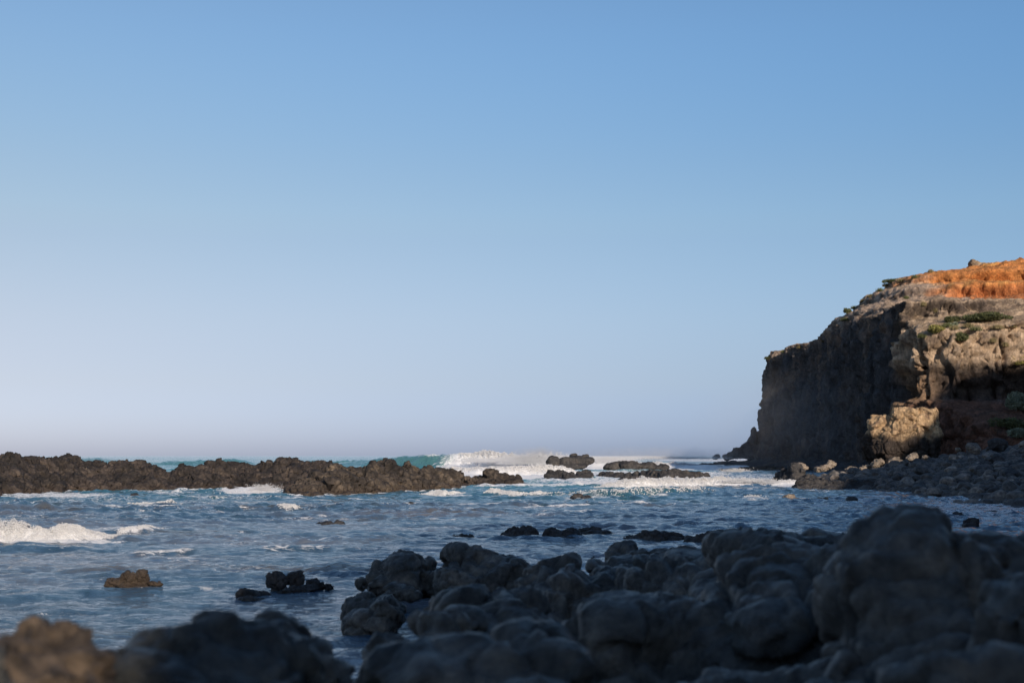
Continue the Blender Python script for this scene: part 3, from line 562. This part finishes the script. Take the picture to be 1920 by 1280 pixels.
fore('brown-grey rounded boulder in the lower centre', [(905, 1152, 76, 46, 12), (975, 1160, 90, 50, 11.6), (850, 1152, 44, 38, 12.4), (950, 1225, 140, 80, 11.2)], .035, .9)
fore('pointed dark rock above the bottom centre slab', [(830, 1195, 62, 50, 9), (870, 1175, 40, 34, 9.2), (780, 1228, 66, 48, 8.7), (830, 1265, 120, 70, 8.6)], .03, .6)
fore('small angular rock at the left end of the bottom centre slab', [(725, 1225, 38, 30, 8.4), (705, 1260, 40, 45, 8.0), (720, 1310, 60, 60, 8.0)], .03, .4)
fore('smooth slab-like boulder at the bottom centre', [(985, 1240, 96, 58, 6.6), (895, 1258, 120, 60, 6.4), (800, 1288, 120, 74, 6.2), (1020, 1290, 90, 76, 6.3), (900, 1380, 240, 120, 6.3)], .03, .8)
fore('squarish boulder with a pale rim at the right edge', [(1890, 1128, 50, 42, 5.6, 1.1), (1930, 1122, 50, 50, 5.5), (1905, 1225, 90, 120, 5.4)], .025, .6)

# rock floor under the near boulders
gx, gy = np.meshgrid(np.linspace(-6, 16, 150), np.linspace(1.2, 26, 170), indexing='xy'); gx, gy = gx.ravel(), gy.ravel()
px_, _ = to_px(gx, np.maximum(gy, 1))
gz = -.25 + .5 * S(px_, 980, 1250) * (1 - S(gy, 17, 23)) + 1.1 * (1 - S(gy, 3.5, 8)) * S(px_, -900, -300) + .3 * n2(gx, gy, 1.1, 4, 30)
gz = np.where(gy > 8, gz - .35 * (1 - S(px_, 900, 1150)), gz)
link('shore_rock_floor', mesh_from(np.stack([gx, gy, gz], 1), grid_faces(170, 150)), M_FORE, 'dark rock floor under the foreground boulders', 'ground', kind='structure')

build_sea()
# ------------------------------------------------------------------ headland
COAST = [(118, 152), (75, 165), (61, 168.5), (50, 171), (47.2, 174), (49.5, 186), (52.3, 223), (54, 258), (56, 294), (57.5, 326), (61, 336), (118, 345)]
def coast_s(x, y):
    d, t, s = seg_dist(x, y, COAST); return -d * s, t
def head_h(x, y):
    s, t = coast_s(x, y)
    wob = 1.3 * n2(x, y, 9, 3, 50) + .5 * n2(x, y, 2.5, 2, 51); s2 = s + wob
    front = 1 - S(y - (x - 50) * -.2, 184, 188)                       # the lower buttress facing the camera
    rim = 22.3 + 2.6 * S(y, 190, 325) + .5 * n2(x, y, 14, 2, 52)
    shelf = 17.2 + .22 * np.clip(y - 171 + .25 * (x - 50), 0, 14) + .09 * (x - 50) + .6 * n2(x, y, 5, 3, 53)
    H1 = shelf * front + rim * (1 - front)
    z = H1 * S(s2, -.2, 1.6)
    tier = S(y + .12 * (x - 50) + 1.6 * n2(x, y, 4, 3, 54), 182.3, 184.2)
    z = np.where(s2 > 0, np.maximum(z, (shelf + (22.6 - shelf) * tier) * S(s2, -.2, 1.6)), z)
    dw = x - np.interp(y, [186, 223, 258, 294], [49.5, 52.3, 54, 56])
    up = 11.5 * (1 - np.exp(-np.maximum(dw - .8 + 1.2 * n2(x, y, 7, 3, 55), 0) / 9.))
    ry = S(y + 2.5 * n2(x, y, 9, 3, 56) + .15 * (x - 50), 194, 236) * (1 - S(y, 240, 262) * .97)
    up = up * ry
    terr = up / 3.1; fl = np.floor(terr); up = (fl + S(terr - fl, .3, .62) * (.3 + .3 * S(x, 60, 67)) + (terr - fl) * (.7 - .3 * S(x, 60, 67))) * 3.1
    z = z + up * (s2 > 0) * S(s2, 0, 2)
    tal = (9.6 - .30 * np.maximum(-s, 0) + .5 * n2(x, y, 4, 3, 57)) * S(x + .25 * (y - 171), 45.5, 50)
    tal = np.where(y < 180, tal, 0)
    z = np.maximum(z, np.maximum(tal, -1.5)); z = np.maximum(z, np.where(y > 175, (1.6 - .25 * np.maximum(-s, 0)), -1.5))
    return z
def build_head():
    xs = np.arange(38, 118, .5); ys = np.arange(138, 346, .5); X, Yg = np.meshgrid(xs, ys, indexing='xy'); x, y = X.ravel(), Yg.ravel()
    z = head_h(x, y); z = np.maximum(z, -1.5); nr, nc = len(ys), len(xs)
    v = np.concatenate([np.stack([x, y, z], 1), np.stack([x, y, np.full_like(z, -4)], 1)]); f = grid_faces(nr, nc); f2 = f[:, ::-1] + nr * nc
    i = np.arange(nr * nc).reshape(nr, nc); per = np.concatenate([i[0, :], i[1:, -1], i[-1, -2::-1], i[-2:0:-1, 0]]); pn = np.roll(per, -1)
    sf = np.stack([pn, per, per + nr * nc, pn + nr * nc], 1)
    me = mesh_from(v, np.concatenate([f, f2, sf])); me = remesh(me, .33)
    v = getv(me); v[:, 0] -= S(v[:, 1], 268, 325) * np.clip(26 - v[:, 2], 0, 30) * .125 * S(75 - v[:, 0], 0, 12); setv(me, v)   # the far wall leans out towards its foot
    n = getn(me); zc = v[:, 2]; steep = 1 - S(np.abs(n[:, 2]), .45, .8)
    q = v * np.array([1, 1, .16]); qi = v * np.array([1, 1, .5])
    s_, t_ = coast_s(v[:, 0], v[:, 1]); frontm = (v[:, 1] < 184) * S(v[:, 0], 44, 48)
    wl = 1 - .65 * frontm
    d = steep * (1.7 * fbm(q / 7 + 3, 4) * wl + .75 * fbm(q / 2.2 + 8, 5, .6, ridged=True) * wl - .3)
    f1, f2_, idr = voronoi(q / 2.6 + 5); d += steep * ((idr - .5) * 1.0 - (1 - S(f2_ - f1, 0, .12)) * 1.0) * wl
    f1, f2_, idr = voronoi(q * np.array([1, 1, .5]) / 1.1 + 55); d += steep * ((idr - .5) * .35 - (1 - S(f2_ - f1, 0, .15)) * .4) * wl
    qj = v * np.array([1, 1, .75]) + .5 * np.stack([perlin(v / 1.7), perlin(v / 1.7 + 9), perlin(v / 1.7 + 19)], 1)
    f1, f2_, idr = voronoi(qj / 1.6 + 15); d += ((idr - .5) * .8 - (1 - S(f2_ - f1, 0, .13)) * .55) * (.35 + .65 * steep) * (1 + .5 * frontm)
    f1, f2_, idr3 = voronoi(qj / 4.2 + 25); d += ((idr3 - .5) * 1.6 - (1 - S(f2_ - f1, 0, .1)) * .6 * frontm) * (.2 + .8 * steep)
    f1, f2_, idr4 = voronoi(qj / .75 + 35); d += (idr4 - .5) * .22 - (1 - S(f2_ - f1, 0, .2)) * .12
    nb = fbm(v / 6 + 31, 3); caves = S(v[:, 0], 64, 70) * np.exp(-((v[:, 2] - 30.2 - nb * 3) / .9) ** 2) + .8 * S(v[:, 0], 62, 68) * np.exp(-((v[:, 2] - 27.0 - nb * 2.5) / .7) ** 2)
    d -= caves * 3.0 * S(fbm(v / 3.5 + 41, 3), -.25, .15) * (v[:, 1] < 245)
    d += .55 * fbm(v / 3 + 2, 4) + .30 * fbm(v / 1.1 + 1, 3) + (fbm(v / 4.5 + 7, 4, .55, ridged=True) - .3) * .9 * S(v[:, 2], 21, 25)
    strat = fbm(np.stack([v[:, 0] / 30, v[:, 1] / 30, zc / 1.1], 1), 3); d += strat * (.9 * S(zc, 22, 25) + .45 * frontm * S(zc, 13, 15)); ly = np.abs(((zc + .8 * perlin(v / 9)) / 1.15) % 1 - .5) * 2; d -= S(ly, .78, .98) * .45 * (S(zc, 21, 23) + frontm * S(zc, 12, 14)) * S(perlin(v / 5 + 77), -.2, .2)
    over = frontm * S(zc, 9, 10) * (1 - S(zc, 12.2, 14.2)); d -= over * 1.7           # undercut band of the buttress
    v2 = v + n * d[:, None] * np.array([1, 1, .6]); setv(me, v2)
    # rock colours
    x, y, z = v2.T; nz = getn(me)[:, 2]; w = 1.2 * fbm(v2 / 5, 4); w2 = fbm(v2 / 2.2 + 9, 4); w3 = fbm(v2 / 12 + 4, 3)
    def C(*c): return np.array(c)
    def mx(a, b, t): return a * (1 - t[:, None]) + b * t[:, None]
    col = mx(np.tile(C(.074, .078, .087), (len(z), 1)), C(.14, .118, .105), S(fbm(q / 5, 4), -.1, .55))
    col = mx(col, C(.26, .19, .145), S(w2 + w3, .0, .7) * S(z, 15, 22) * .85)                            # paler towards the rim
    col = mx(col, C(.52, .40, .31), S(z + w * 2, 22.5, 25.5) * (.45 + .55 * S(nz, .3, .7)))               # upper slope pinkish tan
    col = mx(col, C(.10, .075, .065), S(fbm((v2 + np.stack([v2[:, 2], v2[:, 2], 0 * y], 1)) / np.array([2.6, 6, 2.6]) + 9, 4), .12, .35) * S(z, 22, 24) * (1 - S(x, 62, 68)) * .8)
    ora = S(x + w * 3 + w3 * 5, 62.5, 68.5) * S(z + w * 1.0, 22.9, 24.6)
    col = mx(col, C(.60, .24, .075), ora * .95); col = mx(col, C(.70, .39, .14), ora * S(w2 + strat, .0, .6)); col = mx(col, C(.50, .19, .08), ora * (1 - S(z + w, 27, 29)) * .85)
    fr = frontm * (y < 188)
    col = mx(col, C(.50, .385, .28), fr * S(z + w, 12.8, 14.2) * .95); col = mx(col, C(.16, .12, .095), fr * S(w2, .02, .3) * S(z, 13, 15) * .85)
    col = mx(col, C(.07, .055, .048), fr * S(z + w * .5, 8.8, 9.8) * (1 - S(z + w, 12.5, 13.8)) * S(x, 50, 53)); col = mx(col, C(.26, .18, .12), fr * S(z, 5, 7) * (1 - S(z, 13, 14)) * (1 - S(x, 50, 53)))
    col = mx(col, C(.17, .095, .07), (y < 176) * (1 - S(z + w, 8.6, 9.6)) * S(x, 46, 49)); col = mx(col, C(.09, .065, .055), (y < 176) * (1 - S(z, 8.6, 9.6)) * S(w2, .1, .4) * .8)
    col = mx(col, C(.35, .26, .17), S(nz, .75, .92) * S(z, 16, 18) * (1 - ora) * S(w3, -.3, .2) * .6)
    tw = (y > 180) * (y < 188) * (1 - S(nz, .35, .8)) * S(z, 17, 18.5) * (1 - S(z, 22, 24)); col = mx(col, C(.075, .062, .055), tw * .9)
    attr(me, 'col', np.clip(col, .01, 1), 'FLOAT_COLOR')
    global HB; HB = BVHTree.FromPolygons([tuple(q) for q in getv(me)], [tuple(p.vertices) for p in me.polygons])
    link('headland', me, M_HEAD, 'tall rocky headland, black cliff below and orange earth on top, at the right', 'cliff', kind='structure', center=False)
build_head()
# toe of the cliff point and the low outcrop in front of the buttress
make_rock('rock_spur', [el(1362, 857, 9, 6, 322), el(1372, 853, 9, 8, 322), el(1382, 850, 10, 11, 322), el(1392, 847, 10, 14, 323), el(1400, 842, 10, 18, 323), el(1408, 834, 9, 22, 324), el(1413, 818, 7, 20, 325), el(1415, 850, 22, 16, 322)], .22, 1.6, M_MID, 'jagged black spur sloping into the sea from the cliff point', 'rock')
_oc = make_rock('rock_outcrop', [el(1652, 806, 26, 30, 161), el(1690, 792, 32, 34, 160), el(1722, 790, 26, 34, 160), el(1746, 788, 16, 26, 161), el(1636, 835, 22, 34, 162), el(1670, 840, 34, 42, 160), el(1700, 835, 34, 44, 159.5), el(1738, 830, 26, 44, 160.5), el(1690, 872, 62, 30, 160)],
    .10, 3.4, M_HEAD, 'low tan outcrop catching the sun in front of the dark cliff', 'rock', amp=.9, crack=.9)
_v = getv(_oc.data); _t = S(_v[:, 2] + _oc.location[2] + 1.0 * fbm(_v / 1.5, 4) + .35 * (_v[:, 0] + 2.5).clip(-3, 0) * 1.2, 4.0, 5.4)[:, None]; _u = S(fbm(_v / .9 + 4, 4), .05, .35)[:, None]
_c = np.array([.06, .05, .045]) * (1 - _t) + (np.array([.54, .39, .24]) * (1 - _u) + np.array([.26, .18, .12]) * _u) * _t  # dark foot and left flank: the outcrop's shade put into its colour
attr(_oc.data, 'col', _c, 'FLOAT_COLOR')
make_rock('summit_rock', [el(1828, 496, 13, 10, 236), el(1848, 500, 16, 8, 236)], .25, 1.2, M_OUT, 'small tan rock knob on the orange summit', 'rock')

# ------------------------------------------------------------------ boulder beach
def beach_z(x, y):
    xs = np.interp(y, [40, 60, 78, 92, 110, 131, 140, 160, 180], [22, 25, 24.4, 25.7, 26, 27, 29, 34, 40])
    return np.clip((x - xs) * .155, -1, 5.5) - .15 + .16 * n2(x, y, 3, 3, 60)
gx, gy = np.meshgrid(np.arange(18, 80, .45), np.arange(40, 178, .5), indexing='xy'); sh = gx.shape; gx, gy = gx.ravel(), gy.ravel()
link('beach', mesh_from(np.stack([gx, gy, beach_z(gx, gy) - .15], 1), grid_faces(*sh)), M_BOUL, 'dark shingle bank under the beach boulders', 'beach', kind='structure')
protos = []
for k in range(8):
    v0, f0 = ICO[3] if False else ICO[4]
    v = v0.copy(); pw = 2.5; v *= ((np.abs(v) ** pw).sum(1) ** (-1 / pw))[:, None]
    for j in range(9):
        d = rng.normal(size=3); d /= np.linalg.norm(d); v -= d * np.maximum(v @ d - (.72 + .2 * rng.random()), 0)[:, None]
    o = rng.random(3) * 30; v *= (1 + .16 * fbm(v * 1.2 + o, 3) + .03 * fbm(v * 6 + o, 3))[:, None]
    v *= np.array([1, .85, .68]); me = mesh_from(v, f0, 'boulder'); me.materials.append(M_BOUL); protos.append(me)
cand = []; cr = rng.random((26000, 7)); cY = 60 + cr[:, 0] ** 1.1 * 105; cx = (1480 + cr[:, 1] * 480 - 960) / F * cY; cz = beach_z(cx, cY)
for k in range(26000):
    z = float(cz[k])
    if z < -.38 or (z < -.05 and cr[k, 2] < .6) or len(cand) > 12000: continue
    s = .13 + .27 * cr[k, 3] ** 1.8 + (.34 * cr[k, 4] if cr[k, 5] < .06 else 0)
    cand.append((s / cY[k] * (1.0 if z > -.1 else .8), float(cx[k]), float(cY[k]), z, float(s)))
# thin out overlaps, biggest first
cand.sort(reverse=True); grid = {}; keep = []
for c in cand:
    g = (int(c[1] / 1.), int(c[2] / 1.2)); ok = True
    for a in (-1, 0, 1):
        for b in (-1, 0, 1):
            for e in grid.get((g[0] + a, g[1] + b), ()):
                if math.hypot(e[1] - c[1], (e[2] - c[2])) < .74 * (e[4] + c[4]): ok = False
    if ok: grid.setdefault(g, []).append(c); keep.append(c)
BL = 'dark grey rounded boulder among many on the shaded beach'
for k, (_, x, y, z, s) in enumerate(keep[:290]):
    o = bpy.data.objects.new('beach_boulder', protos[k % 8]); COL.objects.link(o)
    o.location = (x, y, z + s * (.15 + .55 * random.random())); o.scale = (s, s * (.8 + .4 * random.random()), s * (.8 + .35 * random.random())); o.rotation_euler = ((random.random() - .5) * .5, (random.random() - .5) * .5, random.random() * 6.28)
    o['label'] = BL; o['category'] = 'boulder'; o['group'] = 'dark boulders covering the beach'
V, Fc, n = [], [], 0
ext = rng.random((2600, 3)); eY = 62 + ext[:, 0] * 100; eX = eY * .375 + ext[:, 1] * 26; eZ = beach_z(eX, eY)
for (_, x, y, z, s) in keep[290:] + [(0, float(a), float(b), float(c), float(.22 + .3 * d)) for a, b, c, d in zip(eX, eY, eZ, ext[:, 2]) if c > -.3]:
    v0, f0 = ICO[2]; v = v0 @ rotm().T
    for j in range(5):
        d = rng.normal(size=3); d /= np.linalg.norm(d); v = v - d * np.maximum(v @ d - (.7 + .2 * rng.random()), 0)[:, None]
    v = v * np.array([1, .85, .7]) * s; V.append(v + np.array([x, y, z + s * (.05 + .35 * rng.random())])); Fc.append(f0 + n); n += len(v)
link('small_beach_stones', mesh_from(np.concatenate(V), np.concatenate(Fc)), M_BOUL, 'countless smaller dark stones packed between the beach boulders', 'stones', kind='stuff')
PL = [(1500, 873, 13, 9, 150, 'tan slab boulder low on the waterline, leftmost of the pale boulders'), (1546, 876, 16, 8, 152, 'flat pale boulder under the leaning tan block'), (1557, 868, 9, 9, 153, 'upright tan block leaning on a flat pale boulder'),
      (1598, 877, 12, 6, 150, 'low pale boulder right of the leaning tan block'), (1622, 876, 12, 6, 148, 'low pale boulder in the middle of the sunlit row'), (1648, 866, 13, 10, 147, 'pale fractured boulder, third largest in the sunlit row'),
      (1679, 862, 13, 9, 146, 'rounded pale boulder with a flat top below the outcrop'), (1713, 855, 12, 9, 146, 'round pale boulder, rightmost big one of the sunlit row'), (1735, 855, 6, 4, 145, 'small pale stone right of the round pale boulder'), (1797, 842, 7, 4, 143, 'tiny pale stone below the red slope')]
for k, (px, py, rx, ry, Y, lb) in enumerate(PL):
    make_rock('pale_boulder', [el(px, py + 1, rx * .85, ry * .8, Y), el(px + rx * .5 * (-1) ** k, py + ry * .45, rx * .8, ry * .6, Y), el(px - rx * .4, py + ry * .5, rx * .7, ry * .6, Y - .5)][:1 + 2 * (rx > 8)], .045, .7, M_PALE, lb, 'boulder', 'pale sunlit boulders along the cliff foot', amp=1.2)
for (px, py, rx, ry, Y, lb) in ((1870, 832, 17, 12, 118, 'biggest dark round boulder high on the beach'), (1825, 838, 14, 9, 120, 'second big dark boulder, left of the biggest high on the beach'), (1788, 912, 12, 8, 92, 'large wet boulder at the lower edge of the beach'), (1730, 936, 13, 7, 80, 'wet black boulder in the shallows at the beach edge')):
    make_rock('big_beach_boulder', [el(px, py, rx, ry, Y), el(px + 3, py + 4, rx, ry, Y)], .06, .6, M_BOUL, lb, 'boulder')

# ------------------------------------------------------------------ shrubs
def shrub(px, py, rx, ry, Y, mat, label, n=900, leaf=.12):
    n = int(n * 2); ry *= .8; c0 = Vector((0, 0, CAMZ)); hit = HB.ray_cast(c0, (P(px, py + ry, 100) - c0).normalized())[0]
    if hit is not None and abs(hit.y - Y) < 45: Y = hit.y - .2
    c = P(px, py, Y); k = Y / F; lobes = [(rng.normal() * .42, rng.normal() * .35, abs(rng.normal()) * .3, .45 + .25 * rng.random()) for _ in range(7)]
    e = bpy.data.objects.new('shrub', None); COL.objects.link(e); e.location = (c.x, c.y, c.z - ry * k); e['label'] = label; e['category'] = 'shrub'; e['group'] = 'low shrubs growing on the cliff'
    Pn = []
    for (a, b, g, r) in lobes:
        d = rng.normal(size=(n // 7, 3)); d /= np.linalg.norm(d, axis=1)[:, None]; d *= (r * (.6 + .45 * rng.random(n // 7)))[:, None]
        Pn.append(d + np.array([a, b, g + .3]))
    Pn = np.concatenate(Pn) * np.array([rx * k * 1.0, rx * k * .8, ry * k * 1.3]); Pn = Pn[Pn[:, 2] > -.1]; m = len(Pn)
    a1 = rng.normal(size=(m, 3)); a1 /= np.linalg.norm(a1, axis=1)[:, None]; a2 = np.cross(a1, rng.normal(size=(m, 3))); a2 /= np.linalg.norm(a2, axis=1)[:, None]
    lf = leaf * (.5 + rng.random((m, 1))); q = np.stack([Pn - a1 * lf, Pn - a2 * lf * .45, Pn + a1 * lf, Pn + a2 * lf * .45], 1)
    me = mesh_from(q.reshape(-1, 3), np.arange(m * 4).reshape(-1, 4)); link('foliage', me, mat, parent=e)
    V, Fc, nn = [], [], 0
    for j in range(6):
        a = rng.normal(size=2) * rx * k * .35; tt = np.linspace(0, 2 * math.pi, 6)[:-1]; ring = np.stack([np.cos(tt), np.sin(tt), 0 * tt], 1)
        V.append(np.concatenate([ring * .05 + [0, 0, -.3], ring * .015 + [a[0], a[1], ry * k * 1.1]])); Fc.append(np.array([[t, (t + 1) % 5, 5 + (t + 1) % 5, 5 + t] for t in range(5)]) + nn); nn += 10
    link('stem', mesh_from(np.concatenate(V), np.concatenate(Fc)), M_WOOD, parent=e)
shrub(1845, 592, 44, 11, 186, M_LEAF, 'widest dark green shrub on the ledge below the orange slope', 2600)
shrub(1783, 597, 13, 9, 184, M_LEAF, 'small dark green shrub left of the widest one')
shrub(1788, 607, 9, 5, 180, M_LEAFG, 'small pale green shrub at the foot of the dark one', 400)
shrub(1756, 617, 22, 7, 180, M_LEAFY, 'low yellow-green shrub on the buttress edge', 1300)
shrub(1802, 628, 16, 12, 175, M_LEAF, 'olive shrub hanging on the pale buttress face', 900)
shrub(1672, 525, 12, 5, 236, M_LEAF, 'green tuft on the skyline of the upper slope', 500)
shrub(1588, 582, 9, 6, 236, M_LEAF, 'dark tuft on the lower skyline above the black cliff', 400)
shrub(1442, 670, 9, 4, 322, M_LEAF, 'green tuft on the corner of the far cliff top', 400)
shrub(1905, 752, 26, 22, 150, M_LEAFG, 'big grey-green shrub on the red slope at the right edge', 2400)
shrub(1912, 808, 26, 13, 138, M_LEAFG, 'pale grey-green shrub just above the beach boulders', 1600)
shrub(1912, 672, 22, 12, 168, M_LEAFY, 'dry yellowish shrub on the buttress at the right edge', 1300)
shrub(1895, 790, 30, 16, 146, M_LEAF, 'dark scrub between the two grey-green shrubs', 1300)

def tuft(px, py, w, mat):
    c0 = Vector((0, 0, CAMZ)); hit = HB.ray_cast(c0, (P(px, py, 100) - c0).normalized())[0]
    if hit is None: return
    n = 160; a = rng.normal(size=(n, 2)) * w * .45; h = .18 + .35 * rng.random(n) * (1 - .3 * np.abs(a[:, 0]) / w); ln = rng.normal(size=(n, 2)) * .12; b = np.stack([a[:, 0], a[:, 1], -.1 + 0 * h], 1); t = np.stack([a[:, 0] + ln[:, 0], a[:, 1] + ln[:, 1], h], 1)
    sd = np.stack([.035 + 0 * h, .02 + 0 * h, 0 * h], 1); q = np.stack([b - sd, b + sd, t + sd * .2, t - sd * .2], 1)
    o = link('grass_tuft', mesh_from(q.reshape(-1, 3), np.arange(n * 4).reshape(-1, 4)), mat, 'low ragged tuft of dry grass clinging to the upper cliff', 'grass tuft', 'dry grass tufts on the upper cliff', center=False); o.location = hit
M_DRY = leaf_mat('dry_grass', (.07, .065, .03), (.24, .19, .09))
for k, (px, py) in enumerate([(1602, 578), (1618, 566), (1633, 556), (1650, 545), (1662, 536), (1690, 527), (1715, 520), (1745, 510), (1770, 505), (1700, 560), (1730, 572), (1755, 585), (1775, 612), (1790, 617), (1815, 612), (1830, 618), (1870, 615), (1900, 612), (1730, 632), (1860, 640), (1885, 648), (1585, 600), (1545, 640), (1500, 652), (1470, 660)]): tuft(px, py, .35 + .4 * random.random(), M_DRY if k % 3 else M_LEAF)

# ------------------------------------------------------------------ land behind the camera that keeps the low sun off the foreground
te = math.tan(SUN_EL)
BND = [(-30, -30, -14, 40), (-2.2, 5, -9, 50), (-1.22, 5, 2.3, 50), (-5.6, 27, -.2, 62), (-3, 45, 0, 66), (3, 62, 0, 70), (13, 76, 0, 74), (23, 92, .2, 78), (27, 112, 1.7, 82), (31, 138, .9, 84), (41, 148, 1.2, 84), (46, 158, 4.6, 84), (50.5, 164, 6, 84), (53.5, 168, 9, 84), (56.5, 168, 13.6, 84), (66, 168, 15, 84), (100, 170, 15.5, 84)]
Lh = Vector((L.x, L.y)).normalized(); crest = []
for (x, y, z, s) in BND: crest.append((x - Lh.x * s, y - Lh.y * s, z + s * te))
V, nrow = [], 0
offs = [(-1.6, 0.), (-1.1, .6), (-.6, .9), (-.25, .985), (0, 1.), (8, 1.02), (40, 1.05), (120, 1.0), (121, -.1)]
for i, (x, y, z) in enumerate(crest):
    a = Vector(crest[max(0, i - 1)][:2]); b = Vector(crest[min(len(crest) - 1, i + 1)][:2]); t = (b - a).normalized(); nrm = Vector((t.y, -t.x))
    for (o, f) in offs: V.append((x + nrm.x * o, y + nrm.y * o, z * f if f > 0 else -2))
me = mesh_from(np.array(V), grid_faces(len(crest), len(offs)))
bmx = bmesh.new(); bmx.from_mesh(me); bmesh.ops.subdivide_edges(bmx, edges=bmx.edges[:], cuts=5, use_grid_fill=True); bmx.to_mesh(me); bmx.free()
v = getv(me); v[:, 2] += .5 * fbm(v / 3, 4) * (v[:, 2] > 2); v[:, 0] += .3 * fbm(v / 5 + 9, 4); setv(me, v)
link('hillside', me, M_MID, 'grassy dark hillside rising behind the shore', 'hill', kind='structure', center=False)

# ------------------------------------------------------------------ drifting salt mist over the surf below the cliff
def mist(px, py, rx, ry, Y, dy, dens, label, nsc=.3):
    v0, f0 = ICO[3]; c = P(px, py, Y); k = Y / F
    m = bpy.data.materials.new('salt_mist'); m.use_nodes = True; nt = m.node_tree; nt.nodes.clear()
    out = nt.nodes.new('ShaderNodeOutputMaterial'); vol = nt.nodes.new('ShaderNodeVolumePrincipled'); vol.inputs['Color'].default_value = (.97, .98, 1, 1); vol.inputs['Anisotropy'].default_value = 0.
    tc = nt.nodes.new('ShaderNodeTexCoord'); ln = nt.nodes.new('ShaderNodeVectorMath'); ln.operation = 'LENGTH'; nt.links.new(tc.outputs['Object'], ln.inputs[0])
    fall = ramp(nt, ln.outputs['Value'], [(.25, 1.), (.95, 0.)])
    g = N(nt, 'ShaderNodeNewGeometry'); nz = ramp(nt, noise(nt, g.outputs['Position'], nsc, 5, .7), [(.42, .0), (.66, 1.)])
    nt.links.new(math_(nt, 'MULTIPLY', math_(nt, 'MULTIPLY', fall, nz), dens), vol.inputs['Density']); nt.links.new(vol.outputs[0], out.inputs['Volume'])
    o = bpy.data.objects.new('sea_mist', mesh_from(v0, f0)); COL.objects.link(o); o.location = c; o.scale = (rx * k, dy, ry * k); o.data.materials.append(m)
    o['label'] = label; o['category'] = 'mist'; o['kind'] = 'stuff'
mist(1005, 860, 70, 27, 243, 7, .45, 'white mist hanging over the splash left of the domed rocks')
mist(1230, 856, 230, 24, 275, 22, .045, 'thin salt mist drifting over the surf toward the cliff point')
mist(1500, 800, 240, 130, 215, 24,   .024, 'faint blue sea haze in front of the black cliff', .03)
